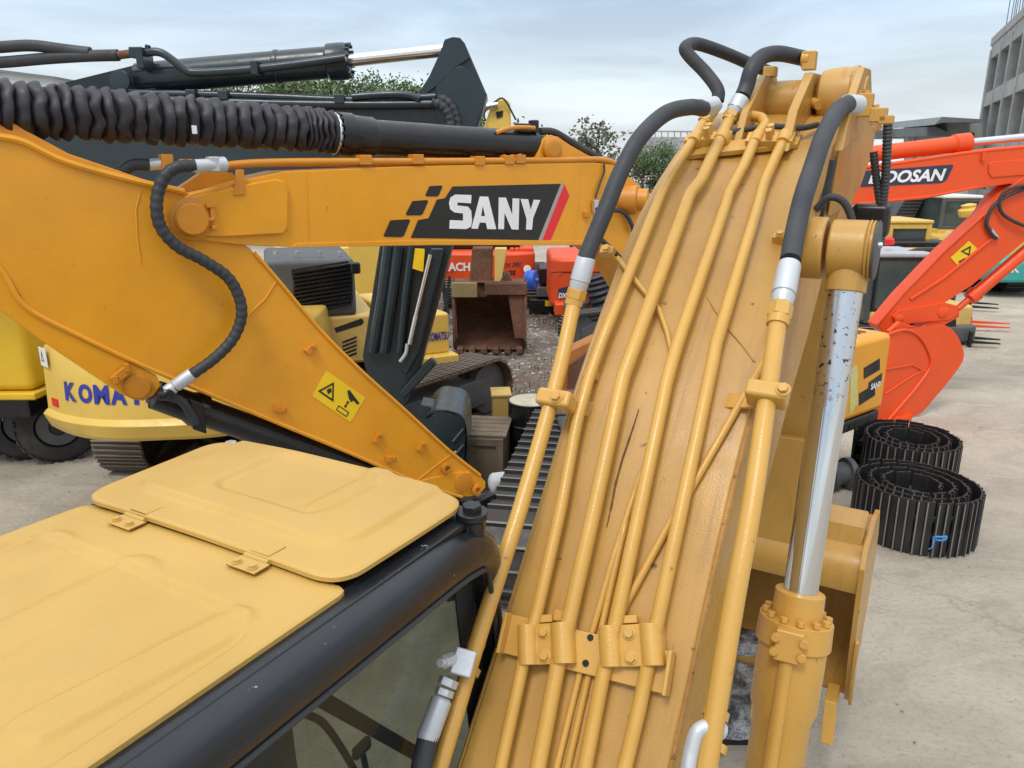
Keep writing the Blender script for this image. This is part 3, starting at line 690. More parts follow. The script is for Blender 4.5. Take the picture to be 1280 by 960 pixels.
# ---- cab
ZR = 2.95
def ud(px, py, z=ZR): p = at_z(px, py, z); return p.dot(F), p.dot(RT)
def disc(outline_ud, zfun, thick, K=46):
    """pressed sheet: outline in (u, d), height from zfun"""
    O = [V((a, b, 0)) for a, b in outline_ud]; n = len(O); c = sum(O, V())/n; vs = []; fs = []
    for k in range(K+1):
        s = 1-k/K*.995
        for p in O:
            q = c+(p-c)*s; e = min(1, (1-s)/.03); vs.append(M(q.x, q.y, zfun(q.x, q.y)-.005*(1-e)**2))
    for k in range(K):
        for i in range(n): fs.append((k*n+i, k*n+(i+1)%n, (k+1)*n+(i+1)%n, (k+1)*n+i))
    fs.append(tuple(range(K*n, K*n+n)))
    m = len(vs); vs += [vs[i]-UP*thick for i in range(n)]
    fs += [(i, m+i, m+(i+1)%n, (i+1)%n) for i in range(n)]
    return MB().add(vs, fs)
def resample(pts, n):
    pts = pts+[pts[0]]; D = [0]
    for a, b in zip(pts, pts[1:]): D.append(D[-1]+(b-a).length)
    out = []; j = 0
    for i in range(n):
        s = D[-1]*i/n
        while D[j+1] < s: j += 1
        out.append(pts[j].lerp(pts[j+1], (s-D[j])/max(1e-9, D[j+1]-D[j])))
    return out
def sst(x): x = max(0, min(1, x)); return x*x*(3-2*x)
def capsule(u, d, A, B, r, soft=.03):
    p, a, b = V((u, d)), V(A), V(B); ab = b-a; t = max(0, min(1, (p-a).dot(ab)/ab.dot(ab))); return sst((r+soft-(p-a-ab*t).length)/soft)
def rrect(u, d, u0, u1, d0, d1, r=.08, soft=.03):
    qx = abs(u-(u0+u1)/2)-(u1-u0)/2+r; qy = abs(d-(d0+d1)/2)-(d1-d0)/2+r
    s = math.hypot(max(qx, 0), max(qy, 0))+min(max(qx, qy), 0)-r
    return sst((-s+soft/2)/soft)
# measured roof corners
uf, dr_ = ud(418,733); 
rc = [ud(436,734), ud(109,627), ud(-60,693), ud(60,1010)]
UFRONT = (rc[0][0]+rc[1][0])/2; DRI = rc[0][1]; DLE = rc[1][1]
roof_out = rounded([V((rc[0][0], rc[0][1], 0)), V((rc[1][0], rc[1][1], 0)), V((-.55, rc[1][1]-.02, 0)), V((-.55, DRI+.0, 0))], .028)
b1a, b1b = ud(45,905), ud(285,778); b2a, b2b = ud(-100,850), ud(160,718); b3a, b3b = ud(-100,740), ud(60,680)
def zroof(u, d):
    z = ZR+.014*math.cos((d-(DRI+DLE)/2)*2.6)-.006
    z -= .013*(rrect(u, d, -.9, UFRONT-.17, DLE+.05, DRI-.05, .09, .022))
    z += .012*capsule(u, d, b1a, b1b, .035, .022)
    z += .009*capsule(u, d, b2a, b2b, .05, .024)+.008*capsule(u, d, b3a, b3b, .04, .024)
    return z+.0015*noise.noise(V((u*5, d*5, 0)))
roof = disc([(p.x, p.y) for p in resample(roof_out, 240)], zroof, .012, 110).build('roof_panel', ROOF, EX)
hp_ = [(107,624),(140,598),(262,557),(312,556),(572,622),(580,634),(455,717),(425,731),(405,728)]
ZH = ZR+.010
ho = [V((*ud(x, y, ZH), 0)) for x, y in [(100,624),(272,552),(588,628),(424,735)]]
ho = rounded(ho, .085, 8)
hc = sum(ho, V())/len(ho); hu0, hu1 = min(p.x for p in ho), max(p.x for p in ho); hd0, hd1 = min(p.y for p in ho), max(p.y for p in ho)
def zhatch(u, d):
    z = ZH+.012*math.cos((d-hc.y)*3)+.008
    k = rrect(u, d, hu0+.10, hu1+.3, hd0+.10, hd1-.09, .09, .026); z += .014*k
    z -= .013*rrect(u, d, hu0+.19, hu1-.04, hd0+.30, hd1-.24, .06, .03)
    z += .009*capsule(u, d, (hu0+.24, hc.y+.18), (hu1-.02, hc.y+.18), .02, .03)
    return z+.002*noise.noise(V((u*4, d*4, 2)))
hatch = disc([(p.x, p.y) for p in resample(ho, 220)], zhatch, .010, 100).build('roof_hatch', ROOF, EX)
for x, y in ((158,655),(310,708)):
    u, d = ud(x, y, ZR+.01); z = zroof(u, d)+.004
    h = MB().box(M(u-.0, d, z+.004), F*.046, RT*.088, UP*.006).build('hatch_hinge', ROOF, hatch, bevel=.003)
    MB().box(M(u+.058, d, zhatch(u+.058, d)+.001), F*.050, RT*.062, UP*.004).build('hinge_leaf', ROOF, h, bevel=.002)
    MB().cyl(M(u+.026, d-.036, z+.006), M(u+.026, d+.036, z+.006), .007, 12).build('hinge_knuckle', ROOF, h)
    bb = MB()
    for s in (-1, 1): bb.hexbolt(M(u-.008, d+s*.024, z+.006), UP, .0085, .009)
    bb.build('hinge_bolt', ROOF, h)
# dark seal sheet under roof and hatch
MB().prism([M(-.6,DLE-.012,ZR-.035), M(1.54,DLE-.012,ZR-.035), M(1.54,DRI+.03,ZR-.035), M(-.6,DRI+.03,ZR-.035)], UP*.02).build('roof_frame', FRAME, EX, bevel=.004)
MB().tube(chaikin([M(-.7,DLE-.02,ZR-.045), M(1.3,DLE-.02,ZR-.045), M(1.56,DLE-.01,ZR-.10), M(1.64,DLE-.0,ZR-.4)], 2), .026, 14).build('cab_rail', FRAME, EX)
# right-hand rail: a fat rounded pressing along the roof edge that turns down into the front pillar
cx_ = DRI+.03
path = chaikin([M(-.8,cx_,ZR-.075), M(1.2,cx_,ZR-.075), M(1.44,cx_-.01,ZR-.085), M(1.57,cx_-.03,ZR-.14), M(1.63,cx_-.045,ZR-.33), M(1.78,cx_-.06,ZR-1.2), M(1.81,cx_-.06,1.2)], 3)
rr_ = []
n_ = 20
for i, p in enumerate(path):
    t = (path[min(i+1, len(path)-1)]-path[max(i-1, 0)]).normalized(); nn = t.cross(RT).normalized(); nn = nn if nn.dot(UP+F) > 0 else -nn
    kk = 1 if p.z > ZR-.12 else max(.62, 1-(ZR-.12-p.z)*2); w1, w2 = .060*kk, .058*kk
    rr_.append([p+RT*math.copysign(abs(math.cos(a))**.75, math.cos(a))*w1+nn*math.copysign(abs(math.sin(a))**.75, math.sin(a))*w2 for a in [2*math.pi*k/n_ for k in range(n_)]])
rail = MB().loft(rr_).build('cab_rail', FRAME, EX, ang=60)
MB().tube([p+RT*.052-(UP*.045 if p.z > ZR-.12 else F*.045) for p in path], .007, 8).build('rubber_seal', RUB, rail)
MB().tube([p-RT*.045+UP*.055 for p in path if p.z > ZR-.1], .008, 8).build('drip_channel', FRAME, rail)
# front cross rail
MB().tube(chaikin([M(1.58,cx_-.05,ZR-.10), M(1.64,-1.5,ZR-.09), M(1.58,DLE+.02,ZR-.10)], 2), .05, 14).build('cab_rail', FRAME, EX)
# side window below the rail
gx = cx_-.055
MB().prism([M(-.8,gx,ZR-.12), M(1.52,gx,ZR-.12), M(1.62,gx,ZR-.30), M(1.78,gx,1.35), M(-.8,gx,1.35)], RT*.006).build('side_window', GLASS, EX, smooth=False)
MB().prism([M(1.46,gx+.008,ZR-.14), M(1.53,gx+.008,ZR-.14), M(1.77,gx+.008,1.35), M(1.64,gx+.008,1.35)], RT*.006).build('window_edge_band', DRK, EX, smooth=False)
GP = Plane(M(0,gx-.04,0), RT)
s1, s2 = GP.at(395,870), GP.at(520,942)
MB().box((s1+s2)/2, (s2-s1)*1.3, UP*.055, RT*.02).build('window_bar', FRAME, EX, bevel=.004)
# inside the cab
MB().prism([M(-.6,DLE+.02,1.30), M(1.8,DLE+.02,1.30), M(1.8,gx-.05,1.30), M(-.6,gx-.05,1.30)], UP*.05).build('cab_floor', FLOORM, EX)
MB().prism([M(-.3,DLE+.0,1.35), M(1.66,DLE+.0,1.35), M(1.6,DLE+.0,ZR-.06), M(-.3,DLE+.0,ZR-.06)], RT*.01).build('door_window', DGLASS, EX, smooth=False)
seat = MB().prism([M(.05,-1.75,1.75), M(.05,-1.3,1.75), M(-.06,-1.3,2.55), M(-.06,-1.75,2.55)], F*.14).build('seat', SEAT, EX, bevel=.05, seg=4)
MB().box(M(.35,-1.52,1.75), F*.55, RT*.5, UP*.16).build('seat_cushion', SEAT, seat, bevel=.05, seg=4)
MB().box(M(.45,-1.22,1.72), F*.6, RT*.2, UP*.5).build('console', DRK, EX, bevel=.03)
lv = GP
j0, j1 = M(.75,-1.2,1.95), M(.82,-1.2,2.2)
lev = MB().cyl(j0, j1, .012, 10).build('control_lever', BLK, EX); MB().lathe(j1, j1+(j1-j0), [(0,.012),(.01,.028),(.05,.03),(.08,.018),(.085,.005)], 14).build('lever_knob', BLK, lev)
w0, w1 = GP.at(384,893), GP.at(448,975)
wa = MB().tube(catmull([GP.at(384,893), GP.at(405,905), GP.at(430,940), GP.at(455,985)], 6), .009, 8).build('mirror_stay', BLK, EX)
MB().box(GP.at(452,935), RT*.02, F*.06, UP*.035).build('mirror_head', BLK, wa, bevel=.012, seg=3)
MB().tube([GP.at(454,944), GP.at(462,985)], .008, 8).build('mirror_stem', BLK, wa)
# mounting bolt on the front corner of the cab
pbt = at_z(590,640,ZR+.0)
MB().lathe(pbt-UP*.09, pbt, [(0,.03),(.02,.034),(.07,.034),(.075,.03)], 20).tube([pbt-UP*.015, pbt+UP*.004], .042, 20).tube([pbt, pbt+UP*.022], .026, 6).build('roof_bolt', BLK, EX, bevel=.003)
pbt = at_z(288,552,ZR+.0)
MB().tube([pbt-UP*.06, pbt], .02, 6).tube([pbt-UP*.02, pbt-UP*.01], .028, 16).build('roof_bolt', STEEL, EX, bevel=.003)
# upper frame and crawlers of our own machine below the view
uf_ = MB().prism([M(-2.2,-2.0,1.0), M(1.9,-2.0,1.0), M(1.9,-1.05,1.0), M(1.0,-.3,1.0), M(-2.2,.6,1.0)], UP*.25).build('upper_frame', BLK, EX, bevel=.02)
crawler(EX, M(-.6,-1.9,0), 30, 4.0, .6, .9, TRK, GREYF); crawler(EX, M(-.6,.4,0), 30, 4.0, .6, .9, TRK, GREYF)

# ================================================================== 2. orange-yellow excavator with the lettered boom
SY = Plane((-2.1, 5.0, 0), (.57, -.82, 0)); SN = SY.n; SA = V((.821, .571, 0)).normalized()
SX = thing('excavator', (2.3, 8.0, 0), 'orange yellow excavator whose boom carries a black SANY decal, folded arm and bellows cylinder', 'excavator')
TH = .40
# boom
bpx = [(218,272),(222,255),(236,243),(300,226),(356,214),(500,208),(680,204),(742,203),(768,206),(800,232),(814,258)]
bpl = [(960,470),(900,520),(800,372),(775,330),(745,307),(700,305),(540,305),(365,309),(300,306),(240,299),(224,288)]
sb = MB().prism(SY.pts(bpx+bpl), -SN*TH).build('boom', ORG, SX, bevel=.008)
def strip(P, pts, w, off, mat, parent, name, r=None):
    return MB().tube(P.pts(pts, off), r or w, 10).build(name, mat, parent)
def pl_tube(P, pts, r, off, mat, parent, name, it=2, f=chaikin, n=14):
    return MB().tube(f(P.pts(pts, off), it), r, n).build(name, mat, parent)
MB().prism(SY.pts([(362,309.5),(372,304),(540,300),(745,301),(748,306.5),(540,306.5)], .012), -SN*.03).build('lower_flange', ORG, sb, bevel=.004)
MB().prism(SY.pts([(316,229),(345,224),(356,227),(360,236),(360,284),(354,292),(318,294),(280,296),(240,294),(224,284),(220,268),(226,254),(240,246)], .03), -SN*.032).build('pivot_plate', ORG, sb, bevel=.008)
MB().prism(SY.pts([(296,212),(305,212),(307,243),(292,245)], .04), -SN*.03).build('hose_bracket', ORGD, sb, bevel=.004)
pc = SY.at(239,274,.03)
MB().lathe(pc-SN*.02, pc+SN, [(0,.135),(.03,.135),(.04,.105),(.055,.105),(.060,.096),(.070,.094),(.072,.02),(.0721,.01)], 36).build('pivot_pin', ORGD, sb, bevel=.003)
l = MB().box(SY.at(264,274,.06), SA*.05, UP*.02, SN*.03).box(SY.at(266,266,.06), SA*.03, UP*.10, SN*.02).box(SY.at(268,284,.06), SA*.035, UP*.025, SN*.03).box(SY.at(263,257,.06), SA*.05, UP*.025, SN*.03)
l.build('pin_lock', ORGD, sb, bevel=.004)
for q in ([(382,214),(384,260),(386,304)], [(560,305),(566,303),(742,303)], [(727,206),(722,260),(716,303)]):
    MB().tube(SY.pts(q, .001), .005, 8).build('weld_bead', ORG, sb)
# decal
def z2(pl): return [(400+x*.34375, 20+y*.34375) for x, y in pl]
def decal(polys, mat, off, parent=sb, name='decal'):
    m = MB()
    for loops in polys: m.flat([SY.pts(z2(l), off) for l in loops])
    return m.build(name, mat, parent, smooth=False)
dec = decal([[[(482,620),(876,610),(794,815),(330,807),(357,742),(395,735),(425,668),(455,662)]], [[(398,619),(440,616),(446,620),(432,652),(426,656),(388,656),(383,652)]], [[(336,673),(388,669),(394,673),(374,720),(366,725),(316,725),(312,720)]], [[(256,743),(322,739),(328,744),(306,798),(298,804),(236,803),(231,799)]]], DECB, .003)
decal([[[(876,610),(889,610),(808,815),(794,815)]]], DECG, .003, dec, 'decal_stripe')
decal([[[(889,611),(907,654),(839,815),(808,815)]]], DECR, .003, dec, 'decal_stripe')
decal([[[(551,651),(492,649),(474,660),(469,680),(473,702),(488,714),(520,718),(520,744),(472,742),(470,773),(532,775),(549,766),(553,745),(550,708),(538,693),(500,689),(500,678),(549,681)]],
       [[(581,656),(612,657),(641,775),(608,775),(603,752),(581,751),(574,774),(550,773)], [(592,690),(586,727),(600,728)]],
       [[(650,660),(676,660),(699,722),(700,663),(725,664),(722,777),(697,776),(671,716),(669,775),(648,775)]],
       [[(729,665),(757,666),(766,704),(777,668),(801,669),(775,735),(771,777),(749,777),(751,738)]]], DECW, .005, dec, 'lettering')
# pipes along the boom top
PTO = .05
pl_tube(SY, [(252,211),(290,206),(330,203),(420,202),(520,202),(640,201),(720,200),(756,199),(772,206)], .026, -.02, ORGD, sb, 'hydraulic_pipe')
pl_tube(SY, [(300,205),(420,205),(640,204),(770,203)], .020, -.12, ORGD, sb, 'hydraulic_pipe')
for x, y in ((455,200),(520,199),(597,201),(634,200),(648,199)):
    MB().box(SY.at(x, y, -.03), SA*.09, UP*.07, SN*.09).build('pipe_clamp', ORGD, sb, bevel=.006)
l = MB()
for x, y in ((630,196),(640,196),(650,195)): l.cyl(SY.at(x, y+3, -.03), SY.at(x, y-3, -.03), .014, 8)
l.build('clamp_bolt', ORGD, sb)
# cylinder foot bracket on the boom top and pin
MB().prism(SY.pts([(668,204),(674,188),(679,175),(688,169),(698,171),(712,181),(735,194),(758,203)], -.06), -SN*.06).build('cylinder_bracket', ORG, sb, bevel=.006)
MB().prism(SY.pts([(668,204),(674,188),(679,175),(688,169),(698,171),(712,181),(735,194),(758,203)], -.32), -SN*.06).build('cylinder_bracket', ORG, sb, bevel=.006)
pc = SY.at(689,186,-.06); MB().lathe(pc-SN*.3, pc+SN, [(0,.07),(.30,.095),(.33,.095),(.35,.07),(.352,.05)], 30).build('bracket_pin', ORGD, sb, bevel=.003)
# end pin at the right and wiring
pc = SY.at(778,250,0); MB().lathe(pc-SN*.1, pc+SA*.18+SN*.12, [(0,.13),(.2,.13),(.21,.10),(.3,.1)], 30).build('end_pin', ORGD, sb)
pl_tube(SY, [(755,205),(755,215),(749,232),(744,248)], .009, .02, RUB, sb, 'cable', 6, catmull)
MB().box(SY.at(744,258,.03), SA*.05, UP*.11, SN*.04).build('cable_plug', STEEL, sb, bevel=.006)
pl_tube(SY, [(745,262),(762,262),(780,266),(790,282),(792,292)], .02, .05, RUB, sb, 'hose', 6, catmull)
pl_tube(SY, [(752,300),(765,312),(778,325),(788,338)], .022, .05, RUB, sb, 'hose', 6, catmull)
MB().box(SY.at(733,268,.01), SA*.06, UP*.05, SN*.03).build('lug', ORGD, sb, bevel=.004)
pl_tube(SY, [(788,205),(797,215),(803,228),(800,242)], .010, -.1, RUB, sb, 'cable', 6, catmull)
# arm
apx = [(-60,150),(-20,166),(0,171),(31,178),(82,202),(160,224),(237,241),(262,262),(290,296),(312,310),(345,347),(400,412),(450,462),(500,507),(560,562),(600,594),(607,602),(607,610),(600,617),(588,621),(577,621),(520,602),(440,567),(344,527),(254,489),(200,465),(172,454),(100,422),(34,385),(12,350),(-10,318),(-60,255)]
sa = MB().prism(SY.pts(apx, -.03), -SN*.34).build('arm', ORG, SX, bevel=.008)
MB().prism(SY.pts([(-60,120),(0,144),(40,167),(86,192),(130,207),(206,233),(206,250),(86,230),(0,190),(-60,170)], -.10), -SN*.20).build('top_plate', ORG, sa, bevel=.006)
def lip(pts, off, r, parent, mat=ORG, name='weld_lip'):
    return MB().tube(catmull(SY.pts(pts, off), 5), r, 8).build(name, mat, parent)
lip([(-20,166),(0,171),(31,178),(82,202),(160,224),(230,240)], -.026, .022, sa)
lip([(-20,310),(7,345),(34,385),(100,420),(172,454),(254,489),(344,527),(440,567),(520,602),(577,621)], -.026, .016, sa)
lip([(318,316),(345,347),(400,412),(450,462),(500,507),(560,562),(600,594)], -.026, .014, sa)
MB().prism(SY.pts([(-60,260),(-20,302),(0,330),(10,352),(34,388),(100,424),(172,458),(196,470),(201,482),(192,494),(180,501),(168,500),(150,492),(60,432),(0,388),(-60,350)], -.03), -SN*.05).build('cylinder_bracket', ORG, sa, bevel=.006)
MB().prism(SY.pts([(-60,262),(-20,304),(10,354),(34,390),(100,426),(172,460),(196,472),(201,484),(180,500),(150,492),(60,432),(0,388),(-60,350)], -.30), -SN*.05).build('cylinder_bracket', ORG, sa, bevel=.006)
pc = SY.at(172,483,-.03); MB().lathe(pc, pc+SN, [(0,.085),(.02,.085),(.024,.072),(.032,.07),(.034,.01)], 32).build('bracket_pin', ORGD, sa)
MB().box(SY.at(151,468,.0), SA*.10+UP*.07, UP*.045-SA*.03, SN*.04).box(SY.at(144,474,.0), SA*.03, UP*.05, SN*.06).box(SY.at(158,459,.0), SA*.03, UP*.05, SN*.06).build('pin_lock', ORGD, sa, bevel=.004)
for x, y, a in ((388,436,35),(350,511,-20),(488,573,-5),(472,547,60),(444,587,-30),(527,558,60)):
    q = Matrix.Rotation(R(a), 3, SN); e = q@SA; u2 = q@UP
    MB().box(SY.at(x, y, -.01), e*.085, u2*.045, SN*.05).box(SY.at(x+1, y-1, .01)+e*.02, e*.022, u2*.03, SN*.05).build('hose_lug', ORGD, sa, bevel=.004)
for x, y, r in ((556,584,.035),(594,611,.035)):
    p = SY.at(x, y, -.03); MB().lathe(p, p+SN, [(0,r*1.3),(.02,r*1.3),(.045,r*1.2),(.046,r*.7),(.02,r*.65)], 24).build('boss', ORGD, sa)
MB().prism(SY.pts([(520,602),(575,590),(588,590),(594,601),(588,612),(576,617),(548,614),(530,608)], -.015), -SN*.02).build('link_plate', ORG, sa, bevel=.005)
p = SY.at(579,602,-.015); MB().lathe(p, p+SN, [(0,.085),(.015,.085),(.018,.07),(.02,.03)], 28).build('link_pin', ORGD, sa)
strip(SY, [(705-0,0),(705,0)], .01, 0, ORG, None, 'x') if False else None
MB().tube(SY.pts([(176,238),(170,262),(172,300),(176,330)], -.029), .005, 8).build('weld_bead', ORG, sa)
MB().tube(SY.pts([(345,352),(332,373),(306,398)], -.028), .007, 8).build('weld_bead', ORG, sa)
MB().tube(SY.pts([(570,564),(545,582),(520,602)], -.028), .006, 8).build('weld_bead', ORG, sa)
warning_label(SY, [(408,463),(457,497),(438,528),(390,495)], sa, -.026)
# big hose looping over the side of the arm
P = catmull(SY.pts([(240,207),(222,209),(205,222),(196,250),(200,282),(222,308),(255,326),(285,347),(300,375),(301,400),(290,425),(268,448),(242,466)], .10), 8)
hp2 = ribbed(SY.pts([(244,207),(222,209),(205,222),(196,250),(200,282),(222,308),(255,326),(285,347),(300,375),(301,400),(290,425),(268,448),(240,468)], .10), .037, 16, .05, .0026).build('hose', RUB, sa)
MB().lathe(SY.at(240,208,.1), SY.at(274,206,.05), [(0,.035),(.02,.042),(.14,.042),(.15,.034),(.16,.05),(.22,.05)], 18).build('hose_ferrule', ZINC, hp2)
MB().box(SY.at(266,205,.05), SA*.06, UP*.09, SN*.1).build('pipe_flange', ZINC, hp2, bevel=.006)
MB().lathe(SY.at(241,467,.1), SY.at(218,483,.06), [(0,.04),(.01,.044),(.13,.044),(.14,.035),(.15,.042),(.2,.042)], 18).build('hose_ferrule', ZINC, hp2)
MB().tube(catmull(SY.pts([(224,479),(215,486),(206,493),(198,494)], .06), 5), .036, 14).build('hose_elbow', BLK, hp2)
hs = MB().tube(catmull(SY.pts([(154,214),(160,208),(172,205),(186,206)], -.2), 6), .04, 14).build('hose', RUB, sa)
MB().cyl(SY.at(186,206,-.2), SY.at(212,204,-.15), .035, 16).build('hose_ferrule', ZINC, hs)
MB().box(SY.at(208,203,-.15), SA*.07, UP*.1, SN*.1).box(SY.at(234,205,-.1), SA*.09, UP*.06, SN*.08).build('pipe_flange', ORGD, hs, bevel=.006)
MB().prism(SY.pts([(212,243),(255,214),(290,216),(300,224),(240,244)], -.2), -SN*.1).build('ear_plate', ORG, sb, bevel=.006)
# bucket cylinder under the arm
c0, c1 = SY.at(190,492,-.16), SY.at(610,640,-.16); axd = (c1-c0).normalized(); L = (c1-c0).length
bcyl = MB().lathe(c0, c1, [(0,.06),(.02,.10),(.25,.105),(.30,.125),(.36,.125),(.37,.10),(L*.55,.10),(L*.56,.125),(L*.6,.125),(L*.61,.05),(L,.05)], 24).build('bucket_cylinder', BLK, SX)
MB().tube(catmull(SY.pts([(200,494),(225,500),(240,520),(244,530)], .0), 5), .03, 12).build('hose', RUB, bcyl)
MB().box(SY.at(247,520,-.04), axd*.1, UP*.22, SN*.05).build('clamp_band', BLK, bcyl, bevel=.01)
MB().prism(SY.pts([(596,628),(618,617),(634,626),(640,640),(634,655),(618,660),(600,656)], -.02), -SN*.08).build('bucket_link', BLK, SX, bevel=.012)
p = SY.at(628,643,-.02); MB().lathe(p, p+SN, [(0,.1),(.02,.1),(.03,.08),(.032,.02)], 24).build('link_pin', BLK, SX)
MB().prism(SY.pts([(560,700),(600,640),(650,655),(640,760),(600,820),(560,800)], -.05), -SN*.8).build('bucket', BLK, SX, bevel=.02)
# arm cylinder with its bellows
CO = -.2
k0, k1, k2, k3 = SY.at(-40,132,CO), SY.at(416,167,CO), SY.at(462,172,CO), SY.at(676,184,CO)
ad = (k3-k0).normalized(); e1 = SN; e2 = ad.cross(e1)
bl = []; rng = random.Random(3); LB = (k1-k0).length; folds = 31; s = 0
pos = [0]
for i in range(folds):
    t = i/folds; pos.append(pos[-1]+(1.15 if t < .8 else .55)*rng.uniform(.8,1.2))
pos = [p/pos[-1]*LB for p in pos]
for i in range(folds):
    a, b = pos[i], pos[i+1]
    for f, r in ((0,.122),(.06,.134),(.22,.148),(.42,.158),(.62,.163),(.78,.164),(.88,.157),(.96,.134)):
        c = k0+ad*(a+(b-a)*f); ring = []
        for k in range(40):
            an = 2*math.pi*k/40
            w = noise.noise(V((math.cos(an)*1.3+i*3.1, math.sin(an)*1.3, 0)))*.020*(1 if f not in (0,) else .4)+noise.noise(V((math.cos(an)*3+i*2.1, math.sin(an)*3, 5)))*.010
            sh = noise.noise(V((math.cos(an)*1.6+i*1.7, math.sin(an)*1.6, 9)))*.030
            rad = (r+w)*(1-.10*(i/folds))*(1.03 if math.sin(an) < 0 else 1)
            ring.append(c+ad*sh+(e1*math.cos(an)+e2*math.sin(an))*rad)
        bl.append(ring)
ac = MB().lathe(k2-ad*.02, k3, [(0,.12),(.01,.128),((k3-k2).length-.05,.128),((k3-k2).length-.03,.10),((k3-k2).length+.05,.09)], 36).build('arm_cylinder', BLK, SX)
MB().loft(bl).build('bellows', VINYL, ac, ang=75)
MB().lathe(k1+ad*.0, k2, [(0,.143),(.008,.147),(.02,.143)], 32).build('hose_clip', STEEL, ac)
MB().lathe(k1+ad*.03, k2, [(0,.13),(.005,.152),(.10,.155),(.105,.145),(.26,.145),(.30,.128)], 36).build('cylinder_head', BLK, ac, bevel=.003)
b = MB()
for k in range(16):
    a = k*math.pi/8; c = k1+ad*.03+(e1*math.cos(a)+e2*math.sin(a))*.138; b.tube([c-ad*.02, c+ad*.01], .014, 6)
b.build('head_bolt', BLK, ac)
MB().box(SY.at(243,162,.0), SA*.03, UP*.05, SN*.004).build('tag', WHT, ac)
pl_tube(SY, [(620,166),(635,160),(655,159),(668,160)], .018, -.1, ORGD, ac, 'hydraulic_pipe')
MB().box(SY.at(655,160,-.14), SA*.14, UP*.07, SN*.07).box(SY.at(667,158,-.14), SA*.06, UP*.1, SN*.08).build('valve_block', BLK, ac, bevel=.01)
ribbed(SY.pts([(675,164),(692,165),(712,176),(735,190),(752,200),(770,212)], -.16), .03, 14, .03, .001).build('hose', RUB, ac)
# body, seen past the right of the tan boom
BD = Plane((3.55, 8.0, 0), (.615, -.79, 0)); BDa = V((.79, .615, 0)).normalized()
up_ = [(1002,462),(1040,446),(1066,438),(1104,424),(1112,420),(1112,440),(1105,488),(1100,504),(1050,532),(1000,560)]
P_ = BD.pts(up_)
q0 = BD.at(1002,560); 
zlo, zhi = 1.02, BD.at(1108,418).z
cR = BD.at(1109,470); cR.z = 0; cL = cR-BDa*2.2
body = MB().prism([V((p.x, p.y, zlo)) for p in (cL, cR, cR-BD.n*2.5, cL-BD.n*2.5)], UP*(zhi-zlo)).build('body', ORG, SX, bevel=.07, seg=4)
MB().prism([V((p.x, p.y, zlo-.16))-BD.n*.03 for p in (cL, cR, cR-BD.n*2.4, cL-BD.n*2.4)], UP*.15).build('upper_frame', BLK, SX, bevel=.03)
for q in ([(1080,460),(1100,448),(1100,462),(1080,474)], [(1074,492),(1094,480),(1094,494),(1074,507)]):
    MB().prism(BD.pts(q, .004), -BD.n*.01).build('vent_grille', DRK, body, smooth=False)
MB().prism(BD.pts([(1086,478),(1103,466),(1102,478),(1085,490)], .004), -BD.n*.002).build('decal', DECB, body, smooth=False)
o_, e_ = BD.at(1088,487.5,.006), BD.at(1102,478,.006)
lettering('SANY', o_, BDa, UP, .075, DECW, body, width=(e_-o_).length*.95, bold=.03)
for i in range(9):
    a = cR-BDa*(.25+.11*i)-BD.n*.2; a.z = zhi+.006
    MB().box(a-BD.n*.25, BDa*.05, BD.n*.5, UP*.006).build('deck_louvre', RUST, body)
MB().prism(BD.pts([(1064,462),(1072,455),(1072,505),(1062,520)], .004), -BD.n*.002).build('faded_sticker', paint('pale_sticker', (.6,.58,.2), .5, 0, 60, .8, (.35,.28,.03), dscale=18), body, smooth=False)
crawler(SX, (.33, 7.5, 0), 10, 3.5, .62, .92, TRKB, GREYF, .2, bars=(-.4,))
crawler(SX, (2.70, 7.9, 0), 10, 3.5, .62, .92, TRKB, GREYF, .2, bars=(-.4,))
MB().prism([V((.6,7.2,.45)), V((2.6,7.5,.45)), V((2.4,8.9,.45)), V((.5,8.6,.45))], UP*.5).build('car_body', BLK, SX, bevel=.05)

# ================================================================== 3. dark blue-grey excavator behind
NP = fronto(8.3); NNY = V((0,1,0))
NX = thing('excavator', (-6, 9.2, 0), 'dark blue grey excavator with long boom and chrome cylinder rod behind the orange yellow one', 'excavator')
nb = MB().prism(NP.pts([(-400,130),(60,113),(150,113),(300,118),(440,122),(540,122),(572,128),(585,142),(580,165),(560,182),(430,215),(250,262),(60,285),(-400,320)]), NNY*.45).build('boom', NAVY, NX, bevel=.02)
MB().prism(NP.pts([(-40,118),(60,108),(185,77),(186,100),(198,116),(200,122),(-40,122)], -.08), NNY*.05).build('cylinder_bracket', NAVY, nb, bevel=.006)
p = NP.at(151,101,.08); MB().lathe(p, p-NNY, [(0,.1),(.03,.1),(.035,.08),(.04,.03)], 24).build('bracket_pin', NAVY, nb)
pl_tube(NP, [(55,116),(200,117),(320,120),(440,126),(500,124),(545,121)], .04, .05, NAVY, nb, 'hydraulic_pipe')
pl_tube(NP, [(150,123),(320,129),(440,131),(540,130)], .04, .1, NAVY, nb, 'hydraulic_pipe')
pl_tube(NP, [(440,121),(480,118),(510,118),(525,124)], .035, .12, NAVY, nb, 'hydraulic_pipe')
for x, y in ((280,119),(425,124),(240,118)): MB().box(NP.at(x, y, .1), (.10,0,0), NNY*.1, UP*.09).build('pipe_clamp', NAVY, nb, bevel=.01)
ribbed(NP.pts([(547,124),(558,127),(566,138),(570,152),(571,166)], .06), .055, 14, .06, .005).build('hose', RUB, nb)
ribbed(NP.pts([(540,128),(552,132),(561,145),(564,165)], .16), .045, 14, .06, .005).build('hose', RUB, nb)
